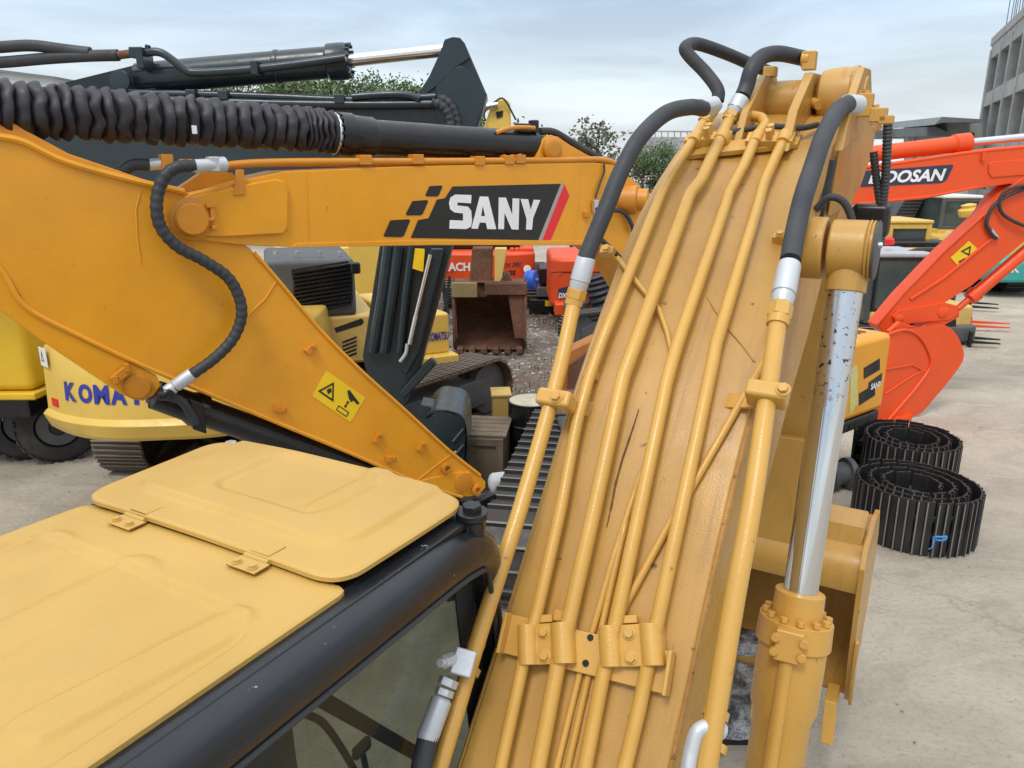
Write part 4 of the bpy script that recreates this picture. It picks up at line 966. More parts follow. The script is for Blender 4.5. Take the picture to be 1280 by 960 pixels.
# its cylinder
m0, m1, m2 = NP.at(168,99,-.18), NP.at(436,76,-.18), NP.at(560,62,-.18)
md = (m1-m0).normalized(); L = (m1-m0).length
ncy = MB().lathe(m0, m1, [(0,.10),(.05,.15),(.4,.155),(L*.66,.155),(L*.665,.165),(L*.68,.165),(L*.685,.155),(L*.9,.155),(L*.91,.18),(L*.985,.18),(L,.16)], 32).build('arm_cylinder', NAVY, NX)
MB().cyl(m1-md*.05, m2+md*.1, .062, 24).build('chrome_rod', CHR2, ncy)
b = MB()
for k in range(14):
    a = 2*math.pi*k/14; e1b, e2b = UP, md.cross(UP); c = m1+(e1b*math.cos(a)+e2b*math.sin(a))*.155; b.tube([c-md*.06, c+md*.03], .018, 6)
b.build('head_bolt', NAVY, ncy)
pl_tube(NP, [(182,66),(195,64),(207,68),(232,88),(242,92),(330,86),(432,72)], .04, .06, NAVY, ncy, 'hydraulic_pipe')
for x, y, hh in ((322,86,.13),(181,74,.2)): MB().box(NP.at(x, y, .03), (.07,0,0), NNY*.25, UP*hh).build('pipe_clamp', NAVY, ncy, bevel=.01)
for pts in ([(-40,62),(0,59),(40,57),(80,62),(113,66)], [(-40,78),(0,78),(60,73),(110,70),(148,69)]):
    h = pl_tube(NP, pts, .055, .08, RUB, ncy, 'hose', 6, catmull)
MB().cyl(NP.at(148,69,.08), NP.at(172,66,.06), .04, 14).build('hose_ferrule', RUST, ncy)
MB().box(NP.at(170,66,.06), (.10,0,0), NNY*.10, UP*.10).cyl(NP.at(184,66,.06), NP.at(185,56,.06), .03, 8).build('pipe_block', NAVY, ncy, bevel=.01)
# arm with its tail plates
na = MB().prism(NP.pts([(556,49),(566,46),(575,47),(581,54),(609,119),(600,150),(592,170),(567,300),(541,400),(522,472),(512,502),(490,520),(462,480),(453,446),(474,310),(515,150),(520,122),(538,92),(548,70)], -.02), NNY*.4).build('arm', NAVY, NX, bevel=.015)
MB().prism(NP.pts([(545,108),(570,84),(577,82),(584,86),(609,118),(592,165),(560,165),(545,150)], .03), NNY*.06).build('cheek_plate', NAVY, na, bevel=.006)
MB().prism(NP.pts([(556,49),(566,46),(575,47),(581,54),(588,72),(570,84),(545,108),(532,118),(518,124),(536,96),(548,70)], .02), NNY*.04).build('tail_plate', NAVY, na, bevel=.006)
for x0, x1, r in ((486,466,.06),(498,480,.06),(515,500,.05)):
    MB().tube(NP.pts([(x0,308),(x0-8,370),(x1,440)], .02), r, 10).build('fluted_pipe', NAVY, na)
fl = MB().prism(NP.pts([(538,310),(555,310),(524,440),(508,470),(500,462)], .12), NNY*.12).build('bucket_cylinder', NAVY, na, bevel=.02)
MB().tube(NP.pts([(520,395),(512,430)], .16), .03, 12).tube(NP.pts([(538,318),(518,402)], .16), .022, 12).build('chrome_rod', CHR2, na)
MB().tube(catmull(NP.pts([(509,430),(507,442),(500,452)], .16), 4), .02, 8).build('grease_line', ZINC, na)
warning_label(NP, [(531,311),(529,340),(511,334),(515,310)], na, .05, icons=False)
MB().prism(NP.pts([(530,455),(540,448),(546,455),(505,500),(498,492)], .1), NNY*.1).build('bucket_link', NAVY, na, bevel=.02)
MB().prism(NP.pts([(525,505),(548,510),(552,520),(540,530),(522,520)], .1), NNY*.3).build('bucket_ear', NAVY, na, bevel=.02)
# bucket: rolled shell with side plates
def bucket(parent, prof, w, ax, mat, name='bucket', t=.03, teeth=5, tm=None):
    """prof: shell profile (world points, lip last); ax: width direction"""
    ax = V(ax).normalized(); pr = catmull(prof, 4); c = sum(pr, V())/len(pr)
    inner = [p+(c-p).normalized()*t for p in pr]
    o = MB().prism(pr+inner[::-1], ax*w).build(name, mat, parent, bevel=.004)
    for k in (0, 1): MB().prism(pr, ax*(t if k == 0 else -t)).build('side_plate', mat, o) if k == 0 else MB().prism([p+ax*w for p in pr], -ax*t).build('side_plate', mat, o)
    d = (pr[-1]-pr[-3]).normalized()
    for k in range(teeth):
        q = pr[-1]+ax*(w*(k+.5)/teeth); s = w*.09
        MB().loft([[q-ax*s-UP*.04, q+ax*s-UP*.04, q+ax*s+UP*.04, q-ax*s+UP*.04], [q+d*.2-ax*s*.7-UP*.012, q+d*.2+ax*s*.7-UP*.012, q+d*.2+ax*s*.7+UP*.012, q+d*.2-ax*s*.7+UP*.012]]).build('bucket_tooth', tm or mat, o)
    return o
bp = NP.pts([(532,522),(545,513),(562,514),(577,520),(583,535),(584,565),(580,600),(576,615)], .35)
nbk = bucket(NX, [V((p.x, p.y, max(.03, p.z))) for p in bp]+[V((bp[0].x-.25, bp[0].y, .06))], .95, NNY, NAVY)
for y0 in (540, 560, 580):
    MB().tube(NP.pts([(566,y0+12),(579,y0-4)], .375), .012, 6).build('wear_strip', GREYF, nbk)
MB().prism([V((-11.6,8.2,1.0)), V((-8.6,8.2,1.0)), V((-8.6,10.6,1.0)), V((-11.6,10.6,1.0))], UP*1.3).build('body', NAVY, NX, bevel=.08)
crawler(NX, (-10.1,8.3,0), 90, 3.6, .6, .9, TRK, GREYF); crawler(NX, (-10.1,10.5,0), 90, 3.6, .6, .9, TRK, GREYF)

# ================================================================== 4. yellow excavator whose counterweight faces us
K1 = thing('excavator', (-3.4, 8.6, 0), 'pale yellow excavator showing its rounded counterweight with blue KOMATSU lettering', 'excavator')
zb_ = 1.02
def arc_plan(cx, y, w, sag, n=26, ang=0):
    q = []
    for i in range(n+1):
        t = -1+2*i/n; x = t*w/2; yy = sag*(abs(t)**2.6)
        q.append(V((cx+x*math.cos(R(ang))-yy*math.sin(R(ang)), y+x*math.sin(R(ang))+yy*math.cos(R(ang)), 0)))
    return q
kx = (at_y(38,440,7.6).x+at_y(345,440,7.6).x)/2; kw = 2.62
front = arc_plan(kx, 7.45, kw, .55, 28, 6)
dep = V((-math.sin(R(6)), math.cos(R(6)), 0))
levels = [(zb_, .12), (zb_+.06, .03), (zb_+.2, -.03), (zb_+.235, .0), (zb_+.26, .03), (1.9, .06), (1.97, .10), (2.0, .2)]
rings = []
for z, ins in levels:
    c_ = V((kx, 8.0, 0)); r = []
    for p in front: r.append(p+(c_-p).normalized()*ins+UP*z)
    r += [front[-1]+dep*1.0+UP*z, front[0]+dep*1.0+UP*z]; rings.append(r)
kcw = MB().loft(rings).build('counterweight', KOM, K1, ang=30, bevel=.02)
tx0, tx1 = at_y(83,478,7.5), at_y(245,498,7.45)
# letters follow the curved face: one piece of vinyl per letter
for i, ch in enumerate('KOMATSU'):
    f = .150+.070*i; a = f*28; j = int(a); p = front[j].lerp(front[j+1], a-j); tdir = (front[min(28,j+2)]-front[max(0,j-1)]).normalized()
    nn = V((tdir.y, -tdir.x, 0)); c_ = V((kx, 8.0, 0)); base = p+(c_-p).normalized()*.0375+UP*1.44
    lettering(ch, base+nn*.004-tdir*.085, tdir, UP+(c_-p).normalized()*.046, .205, BLUE, kcw, width=.168, bold=.045)
def face_at(f, z, off): 
    a = f*28; j = min(27, int(a)); p = front[j].lerp(front[j+1], a-j); t = (front[j+1]-front[j]).normalized(); nn = V((t.y,-t.x,0)); c_ = V((kx,8.0,0)); return p+(c_-p).normalized()*.04+nn*off+UP*z, t, nn
for f in (.055, .905):
    p, t, nn = face_at(f, 1.38, .008); MB().box(p, t*.13, UP*.09, nn*.012).build('reflector', DECR, kcw, bevel=.003)
p, t, nn = face_at(.03, 1.86, .012); lb = MB().box(p, t*.18, UP*.2, nn*.004).build('warning_label', WHT, kcw)
MB().flat([[p+nn*.004-t*.06-UP*.05, p+nn*.004-t*.02+UP*.07, p+nn*.004+t*.02-UP*.05], [p+nn*.004-t*.045-UP*.04, p+nn*.004-t*.02+UP*.04, p+nn*.004+t*.005-UP*.04]]).build('warning_symbol', DECB, lb, smooth=False)
MB().prism([V((kx-1.2,8.3,1.03)), V((kx+1.2,8.5,1.03)), V((kx+1.0,11.6,1.0)), V((kx-1.4,11.4,1.0))], UP*.9).build('body', KOM, K1, bevel=.06)
MB().prism([V((kx-.55,9.3,.55)), V((kx+1.2,9.4,.55)), V((kx+1.1,11,.55)), V((kx-1.1,10.9,.55))], UP*.4).build('car_body', DRK, K1)
tk = at_z(155,598,0)
crawler(K1, (tk.x+.12, tk.y+1.95, 0), 3, 4.1, .62, .92, RUSTT, DRK, .19); crawler(K1, (tk.x+2.2, tk.y+2.1, 0), 3, 4.1, .62, .92, RUSTT, DRK, .19)

# ================================================================== 5. wheeled machine at the left edge
WL = thing('wheel_loader', (-7.6, 10, 0), 'deep yellow wheeled machine with paired black tyres at the left edge', 'wheel loader')
wp = at_z(62,582,0)
def wheel(parent, c, r, w, ax, name='wheel', lug=26):
    ax = V(ax).normalized(); c = V(c); a = ax.orthogonal().normalized(); b2 = ax.cross(a)
    rim = MB().lathe(c-ax*w*.42, c+ax, [(0,r*.50),(w*.1,r*.53),(w*.2,r*.44),(w*.55,r*.40),(w*.82,r*.5),(w*.84,r*.54)], 30).build(name, RUST if False else GREYF, parent)
    MB().lathe(c-ax*w*.5, c+ax, [(0,r*.56),(w*.02,r*.62),(w*.03,r*.80),(w*.12,r*.94),(w*.22,r*.985),(w*.78,r*.985),(w*.88,r*.94),(w*.97,r*.80),(w*.98,r*.62),(w,r*.56)], 48, False).build('tyre', TYRE, rim)
    t = MB()
    for k in range(lug):
        an = 2*math.pi*k/lug; rd = a*math.cos(an)+b2*math.sin(an); tg = -a*math.sin(an)+b2*math.cos(an)
        for s in (-1, 1): t.box(c+rd*r*.985+ax*s*w*.27+tg*(r*.06*s), tg*r*.13, ax*w*.34, rd*r*.05)
    t.build('tyre_tread', TYRE, rim, bevel=.006)
    MB().lathe(c-ax*w*.5, c+ax, [(0,r*.18),(w*.1,r*.24),(w*.25,r*.25),(w*.3,r*.4)], 24).build('hub', BLK, rim)
    bb = MB()
    for k in range(10):
        an = 2*math.pi*k/10; bb.cyl(c-ax*w*.30+(a*math.cos(an)+b2*math.sin(an))*r*.34, c-ax*w*.36+(a*math.cos(an)+b2*math.sin(an))*r*.34, r*.03, 6)
    bb.build('wheel_nut', RUST, rim)
    return rim
WA = V((-.83, .56, 0))*-1
wc = V((wp.x+.05, wp.y+.25, .49))
wheel(WL, wc, .50, .34, V((-.5,.866,0))); wheel(WL, wc-V((.5,-.10,0))*.95, .50, .34, V((-.5,.866,0)))
MB().cyl(wc+V((-.4,.7,0)), wc+V((-1.4,2.4,0)), .16, 16).build('axle', BLK, WL)
MB().prism([V((wc.x-3.2,wc.y-.75,.75)), V((wc.x+.02,wc.y-.55,.75)), V((wc.x+.02,wc.y+2.0,.75)), V((wc.x-3.2,wc.y+1.8,.75))], UP*.25).build('chassis', BLK, WL, bevel=.03)
e = at_y(34,440,9.0)
MB().prism([V((e.x-3.5,8.95,1.12)), V((e.x,9.0,1.12)), V((e.x+.12,11.2,1.12)), V((e.x-3.5,11.2,1.12))], UP*1.25).build('body', YEL2, WL, bevel=.10, seg=4)
MB().prism([V((e.x-3.5,8.90,1.02)), V((e.x+.03,8.95,1.02)), V((e.x+.15,11.2,1.02)), V((e.x-3.5,11.2,1.02))], UP*.10).build('body_skirt', YEL2, WL, bevel=.03)

# ================================================================== 6. second yellow excavator with a louvred hood
K2 = thing('excavator', (-2.4, 11.9, 0), 'yellow excavator with black louvred engine hood and rusty crawler behind the lettered boom', 'excavator')
HP = Plane(at_y(390,330,10.6), (.30,-.954,0)); HA = V((.954,.30,0))
zt2 = 2.5
a0, a1 = HP.at(330,330), HP.at(443,330)
hz0, hz1 = HP.at(390,398).z, HP.at(390,325).z
hood = MB().prism([V((p.x, p.y, hz0)) for p in (a0, a1, a1-HP.n*1.9, a0-HP.n*1.9)], UP*(hz1-hz0)).build('engine_hood', GREYF, K2, bevel=.07, seg=4)
MB().prism(HP.pts([(364,337),(435,326),(440,332),(441,376),(436,380),(398,392),(366,350)], .006), -HP.n*.03).build('grille', DRK, hood, smooth=False)
for i in range(11):
    f = i/10; y0 = 340+f*50; 
    MB().box((HP.at(368,y0,.02)+HP.at(438,y0-11,.02))/2, HP.at(438,y0-11)-HP.at(366,y0), UP*.02, -HP.n*.05+UP*.02).build('louvre', BLK, hood)
for x in (345,372,400,425): MB().cyl(HP.at(x,322,-.3)+UP*.04, HP.at(x,322,-.3)+UP*.09, .03, 8).build('hood_bolt', STEEL, hood)
MB().box(HP.at(444,335,.1), HA*.14, UP*.16, HP.n*.1).build('mirror', BLK, hood, bevel=.03)
# body sides and counterweight end
b0, b1 = HP.at(310,400), HP.at(470,400)
zc = HP.at(430,468).z
bod = MB().prism([V((p.x, p.y, 1.02)) for p in (b0, b1, b1-HP.n*2.3, b0-HP.n*2.3)], UP*(hz0+.02-1.02)).build('body', KOMO, K2, bevel=.06, seg=4)
MB().prism(HP.pts([(418,410),(452,398),(455,402),(452,406),(420,416)], .006), -HP.n*.03).build('door_recess', DRK, bod, smooth=False)
for i in range(5): MB().prism(HP.pts([(428,427+i*5),(446,420+i*5),(446,422.5+i*5),(428,429.5+i*5)], .006), -HP.n*.02).build('side_vent', DRK, bod, smooth=False)
CW = Plane(at_y(545,420,11.2), (.45,-.893,0)); CA = V((.893,.45,0))
c0, c1 = CW.at(500,400), CW.at(562,400)
cz0, cz1 = CW.at(545,443).z, CW.at(545,392).z
cw = MB().prism([V((p.x, p.y, cz0)) for p in (c0, c1, c1-CW.n*2.3-CA*.2, c0-CW.n*2.3)], UP*(cz1-cz0)).build('counterweight', KOM, K2, bevel=.05, seg=3)
MB().prism([V((p.x, p.y, cz0-.13)) for p in (c0+CW.n*.16, c1+CW.n*.16+CA*.08, c1-CW.n*2.2, c0-CW.n*2.2)], UP*.14).build('counterweight_foot', KOM, K2, bevel=.03)
p0, p1 = CW.at(535,427,.01), CW.at(559,415,.01)
lettering('KOMATSU', p0, CA, UP, .13, BLUE, cw, width=(p1-p0).length, bold=.03)
tcen = at_z(596,515,0)
crawler(K2, (-1.40, 10.25, 0), 36, 4.0, .62, .95, RUSTT, GREYF, .19)
crawler(K2, (-3.3, 11.6, 0), 36, 4.0, .62, .95, RUSTT, GREYF, .19)

# ================================================================== 7. yellow excavator with the rusty bucket
YB = thing('excavator', (-4.0, 18.5, 0), 'old yellow excavator with tall boom and rusty brown bucket hanging open', 'excavator')
RP_ = fronto(15.6)
MB().prism(RP_.pts([(590,310),(616,310),(614,368),(606,372),(594,372),(586,366)]), V((0,.4,0))).build('arm', RUST, YB, bevel=.03)
MB().prism(RP_.pts([(618,310),(634,310),(628,348),(618,366)], .02), V((0,.2,0))).build('bucket_cylinder', KOMO, YB, bevel=.03)
MB().prism(RP_.pts([(622,352),(634,340),(640,350),(632,372)], .0), V((0,.3,0))).build('bucket_link', RUST, YB, bevel=.02)
# open bucket facing us
bw0, bw1 = RP_.at(567,430), RP_.at(658,430); zt_, zb2 = RP_.at(610,352).z, .08
bx = MB()
w_ = bw1.x-bw0.x
shell = [(0,zt_),(.35,zt_+.03),(.85,zt_-.25),(1.05,zt_-.75),(.95,.35),(.55,.1),(.1,.07)]
outer = catmull([V((bw0.x, 15.5+a, z)) for a, z in shell], 5); cc = sum(outer, V())/len(outer); inn = [p+(cc-p).normalized()*.05 for p in outer]
rbk = MB().prism(outer+inn[::-1], V((w_,0,0))).build('bucket', RUST, YB, bevel=.01)
for s in (0, 1):
    MB().prism([p+V((s*w_,0,0)) for p in outer]+[V((bw0.x+s*w_, 15.42, .3)), V((bw0.x+s*w_, 15.40, zt_-.2))], V((.05 if s == 0 else -.05,0,0))).build('side_plate', RUST, rbk)
    MB().prism([V((bw0.x+s*(w_-.02)+q, 15.44, z)) for q, z in ((0,zt_-.02),(.0,.35),(.1 if s == 0 else -.22,.35),(.06 if s == 0 else -.35,zt_-.3),(.06 if s == 0 else -.3,zt_-.02))], V((0,.06,0))).build('side_cutter', RUST, rbk)
MB().box(V((bw0.x+w_*.17, 15.42, zt_-.14)), (w_*.34,0,0), (0,.1,0), UP*.3).build('lip_plate', paint('muddy_yellow', (.25,.19,.08), .8, .4, 30, .8, (.12,.08,.05)), rbk, bevel=.02)
MB().box(V((bw0.x+w_*.72, 15.42, zt_-.12)), (w_*.56,0,0), (0,.1,0), UP*.24).build('lip_plate', RUST, rbk, bevel=.02)
for k in range(6): MB().box(V((bw0.x+.15+k*(w_-.3)/5, 15.45, .11)), (.13,0,0), (0,.3,0), UP*.12).build('bucket_tooth', RUST, rbk, bevel=.02)
TP = fronto(17.0)
yb_ = MB().prism(TP.pts([(604,162),(611,140),(616,130),(622,124),(634,124),(638,130),(639,162),(632,196),(560,280),(500,300),(472,330),(462,395),(432,400),(434,310),(470,270),(560,215),(590,190)]), V((0,.5,0))).build('boom', KOM, YB, bevel=.03)
MB().prism(TP.pts([(620,140),(629,138),(628,146),(621,148)], .02), V((0,.03,0))).build('pin_hole', DRK, yb_)
MB().cyl(TP.at(560,142,.06), TP.at(622,131,.06), .075, 16).build('chrome_rod', CHR2, YB)
MB().tube(catmull(TP.pts([(606,150),(606,140),(618,128),(630,124),(645,150)], .1), 5), .02, 8).build('hose', RUB, YB)
MB().prism([V((-5.4,17.6,1.0)), V((-2.8,17.6,1.0)), V((-2.8,20,1.0)), V((-5.4,20,1.0))], UP*1.0).build('body', KOMO, YB, bevel=.08)
crawler(YB, (-5.0,18.6,0), 0, 3.4, .6, .9, RUSTT, RUSTT, .2); crawler(YB, (-3.0,18.9,0), 0, 3.4, .6, .9, RUSTT, RUSTT, .2)

# ================================================================== 8. red-orange excavator, white lettering
HT = thing('excavator', (-.3, 22.2, 0), 'red orange excavator with white HITACHI lettering behind the rusty bucket', 'excavator')
HTP = fronto(20.5)
hz0, hz1 = HTP.at(610,368).z, HTP.at(610,316).z
hl, hr = HTP.at(548,350), HTP.at(669,350)
hcw = MB().prism([V((hl.x,20.7,hz0)), V((hl.x+.5,20.5,hz0)), V((hr.x-.5,20.5,hz0)), V((hr.x,20.75,hz0)), V((hr.x,23,hz0)), V((hl.x,23,hz0))], UP*(hz1-hz0)).build('counterweight', RED, HT, bevel=.09, seg=4)
p0, p1 = HTP.at(541,339,.01), HTP.at(591,341,.01); lettering('HITACHI', p0, (1,0,0), UP, .23, DECW, hcw, width=p1.x-p0.x, bold=.035)
p0, p1 = HTP.at(627,335,.01), HTP.at(652,330,.01); lettering('ZX 200', p0, (1,0,.12), UP, .11, DECN, hcw, width=p1.x-p0.x, bold=.02, shear=.2)
p0, p1 = HTP.at(618,345,.01), HTP.at(645,342,.01); lettering('ZAXIS', p0, (1,0,.05), UP, .13, DECB, hcw, width=p1.x-p0.x, bold=.03, shear=.2)
MB().lathe(HTP.at(659,336,0), HTP.at(659,336,1), [(0,.1),(.012,.1)], 20).build('round_sticker', DECW, hcw)
MB().prism([V((hl.x+.2,20.9,hz0-.35)), V((hr.x-.2,20.9,hz0-.35)), V((hr.x-.2,23,hz0-.35)), V((hl.x+.2,23,hz0-.35))], UP*.33).build('upper_frame', BLK, HT, bevel=.04)
for i in range(5): MB().box(HTP.at(640+i*6,317,-.4)+UP*.08, (.12,0,0), (0,.2,0), UP*.16).build('hood_catch', RED, HT, bevel=.03)
MB().prism([V((hl.x+.1,21.3,hz1)), V((hr.x-.4,21.3,hz1)), V((hr.x-.4,23,hz1)), V((hl.x+.1,23,hz1))], UP*.35).build('engine_hood', BLK, HT, bevel=.08)
crawler(HT, (-1.5,22.2,0), 0, 3.6, .6, .9, TRK, GREYF, .22); crawler(HT, (.7,22.2,0), 0, 3.6, .6, .9, TRK, GREYF, .22)
MB().tube(catmull([HTP.at(553,345,.6), HTP.at(556,370,.6), HTP.at(560,395,.6)], 4), .05, 8).tube(catmull([HTP.at(562,345,.6), HTP.at(558,380,.6), HTP.at(550,400,.6)], 4), .04, 8).build('hose', RUB, HT)

# 9. orange excavator with ribbed hose
DX = thing('excavator', (2.4, 19.5, 0), 'orange excavator with tall rounded counterweight and small crawler beside the littered dirt', 'excavator')
DP = fronto(18)
dz0, dz1 = DP.at(705,386).z, DP.at(705,322).z; dl_, dr2 = DP.at(688,350), DP.at(760,350)
dcw = MB().prism([V((dl_.x,18.25,dz0)), V((dl_.x+.3,18,dz0)), V((dr2.x,18.0,dz0)), V((dr2.x,20.4,dz0)), V((dl_.x,20.4,dz0))], UP*(dz1-dz0)).build('counterweight', RED, DX, bevel=.12, seg=4)
MB().box(DP.at(722,385,.1), (1.1,0,0), (0,.5,0), UP*.3).build('counterweight_foot', RED, DX, bevel=.05)
MB().prism(DP.pts([(698,361),(710,358),(718,373),(697,373)], .012), V((0,.006,0))).build('decal', DECN, dcw, smooth=False)
p0 = DP.at(698,372.5,.016); lettering('DX', p0, (1,0,0), UP, .12, DECW, dcw, width=.2, bold=.04, shear=.2)
MB().tube(DP.pts([(688.5,341),(700,340),(760,340)], .006), .012, 6).build('panel_seam', DRK, dcw)
ribbed([DP.at(745,345,.5), DP.at(752,370,.5), DP.at(765,390,.4), DP.at(775,405,.3)], .30, 16, .12, .03).build('air_hose', RUB, DX)
crawler(DX, (dl_.x+1.25,16.6,0), 62, 2.4, .5, .75, TRK, GREYF, .2)
MB().prism([V((dl_.x+.3,17.3,.35)), V((dl_.x+2,18.3,.35)), V((dl_.x+2,19.3,.35)), V((dl_.x+.3,18.8,.35))], UP*.35).build('upper_frame', GREYF, DX, bevel=.03)
# dark parts stacked between the orange machines
p = at_z(672,398,0); q = at_z(690,398,0)
pst = thing('parts_stack', (1.6,20.6,0), 'stack of dark machine panels between the red orange and orange excavators', 'machine parts')
for i, (w, h, z) in enumerate(((2.1,.42,0),(1.9,.3,.42),(2.0,.45,.75),(1.5,.3,1.25))):
    MB().box(V((1.55+.1*i-.05, 20.4+.1*i, z+h/2)), (w,0,0), (0,1.2,0), UP*(h-.04)).build('panel', GREYF if i%2 else BLK, pst, bevel=.03)
MB().box(V((.95,19.78,.3)), (.18,0,0), (0,.05,0), UP*.14).build('sticker', LABY, pst, bevel=.01)
bb = thing('plastic_barrel', at_y(664,372,18.2)-UP*.05, 'small blue plastic barrel lying by the rusty bucket', 'barrel')
MB().lathe(at_y(657,350,18.3), at_y(672,350,18.2), [(0,.18),(.03,.22),(.1,.23),(.12,.245),(.14,.23),(.24,.23),(.26,.21),(.27,.06)], 24).build('barrel_shell', BLUEP, bb)
MB().cyl(at_y(669,350,18.2), at_y(673,350,18.2), .05, 12).build('barrel_cap', BLUEP, bb)

# ================================================================== small things on the ground in the middle
cr = thing('wooden_crate', (-.15,9.35,0), 'weathered wooden crate with slatted lid beside the black drum', 'crate')
def obox(c, sx, sy, sz, ang): a = R(ang); return V(c), V((math.cos(a)*sx, math.sin(a)*sx, 0)), V((-math.sin(a)*sy, math.cos(a)*sy, 0)), UP*sz
ctop = .66
CA_ = -6; CX, CY, CW_, CD_ = -.37, 9.0, .62, .74
ex_, ey_ = V((math.cos(R(CA_)), math.sin(R(CA_)), 0)), V((-math.sin(R(CA_)), math.cos(R(CA_)), 0))
cp = V((CX, CY, 0))
MB().box(cp+UP*ctop/2, ex_*CW_, ey_*CD_, UP*ctop).build('crate_body', WOOD, cr, bevel=.01)
for i in range(5): MB().box(cp+ey_*(i-2)*.15+UP*(ctop+.018), ex_*(CW_+.06), ey_*.135, UP*.03).build('lid_board', WOOD, cr, bevel=.005)
for z in (.05, ctop-.05): MB().box(cp-ey_*(CD_/2+.015)+UP*z, ex_*CW_, ey_*.03, UP*.09).build('batten', WOOD, cr, bevel=.004)
for q in (-1, 1): MB().box(cp-ey_*(CD_/2+.018)+ex_*q*(CW_/2-.045)+UP*ctop/2, ex_*.085, ey_*.036, UP*(ctop-.2)).build('batten', WOOD, cr, bevel=.004)
dr = thing('steel_drum', (.3,9.75,0), 'black steel drum with dirty cream top beside the wooden crate', 'drum')
dc = V((.24, 9.40, 0))
MB().lathe(dc, dc+UP, [(0,.28),(.01,.292),(.28,.288),(.295,.302),(.31,.288),(.58,.288),(.595,.302),(.61,.288),(.875,.288),(.88,.298),(.893,.298),(.895,.285),(.885,.278)], 40).build('drum_shell', BLK, dr)
MB().lathe(dc+UP*.887, dc+UP*2, [(0,.27),(.008,.274)], 36).cyl(dc+V((.12,.1,.89)), dc+V((.12,.1,.912)), .035, 14).build('drum_lid', paint('dirty_cream', (.55,.50,.38), .5, .2, 40, .8, (.16,.09,.05), dscale=7), dr)
yc = thing('yellow_bin', at_z(643,545,0), 'small yellow box on the dirt behind the black drum', 'box')
pz = at_z(629,520,.3); pz.y -= .9; MB().box(*obox((pz.x-.04,pz.y+1.3,.30), .27, .4, .44, 4)).build('bin_body', KOMO, yc, bevel=.02); MB().box(*obox((pz.x-.04,pz.y+1.3,.54), .30, .43, .04, 4)).build('bin_lid', KOMO, yc, bevel=.01); MB().box(*obox((pz.x-.04,pz.y+1.3,.04), .42, .5, .08, 4)).build('bin_pallet', WOOD, yc, bevel=.01)
jg = thing('plastic_jug', at_z(630,612,.0), 'white plastic jug lying beside the crawler track', 'jug')
a, b2 = at_z(612,606,.22), at_z(650,598,.22)
a = at_y(611,604,7.9); b2 = at_y(652,600,8.0); d = (b2-a)
jb = MB().lathe(a, b2, [(0,.05),(.02,.09),(.05,.11),(d.length*.7,.115),(d.length*.85,.09),(d.length*.93,.04),(d.length,.038)], 20).build('jug_body', WHT, jg); MB().cyl(b2, b2+d.normalized()*.02, .045, 14).build('jug_cap', BLUEP, jg)
md_ = thing('maroon_box', at_z(730,560,0), 'maroon plastic box showing between the drum and the tan boom', 'box')
pz = at_z(735,545,.2); MB().box(*obox((pz.x,pz.y+.5,.3), .9, .5, .6, 0)).build('box_body', MAROON, md_, bevel=.03); MB().box(*obox((pz.x,pz.y+.5,.62), .95, .55, .04, 0)).build('box_lid', MAROON, md_, bevel=.01)
ob = thing('steel_scoop', at_z(705,500,0), 'rusty orange steel scoop standing on the dirt beside the tan boom', 'scoop')
pz = at_z(706,503,.02)
MB().prism([pz+V((-.15,0,0)), pz+V((-.12,.1,.75)), pz+V((.45,.2,1.0)), pz+V((.6,.1,.1))], V((.1,.6,0))).build('scoop_shell', paint('burnt_orange', (.42,.16,.035), .7, .3, 30, .7, (.12,.06,.04)), ob, bevel=.02)
MB().prism([pz+V((.02,-.02,.05)), pz+V((.06,.06,.62)), pz+V((.4,.15,.85)), pz+V((.5,.05,.1))], V((.01,-.03,0))).build('scoop_opening', RUST, ob)
for i, (x, y, l, a) in enumerate(((596,573,1.3,60),(590,590,1.0,50))):
    pz = at_z(x, y, .05); t = tag(MB().box(*obox((pz.x,pz.y,.04), l, .12, .05, a)).build('timber_plank', WOOD, None, bevel=.008), ('longer', 'shorter')[i]+' grey timber plank lying beside the wooden crate', 'plank', 'planks by the crate')
# shrink wrapped parcel below the boom
pw = thing('wrapped_parcel', (1.75,4.75,0), 'parcel wrapped in shiny clear plastic film on the concrete below the boom', 'parcel')
bmw = MB(); rg = []
for i in range(15):
    z = .06+.62*i/14; r = []
    for k in range(40):
        an = 2*math.pi*k/40; rr2 = .40*(1-.35*(i/14)**3)*(abs(math.cos(an))**8+abs(math.sin(an))**8)**-.125
        w = noise.noise(V((math.cos(an)*2.5, math.sin(an)*2.5, z*6)))*.07
        r.append(V((1.6+math.cos(an)*(rr2+w), 4.75+math.sin(an)*(rr2+w), z)))
    rg.append(r)
MB().loft(rg).build('film_wrap', FILM, pw, ang=60); MB().abox((1.2,4.35,.0),(2.0,5.15,.06)).build('wooden_base', DRK, pw)

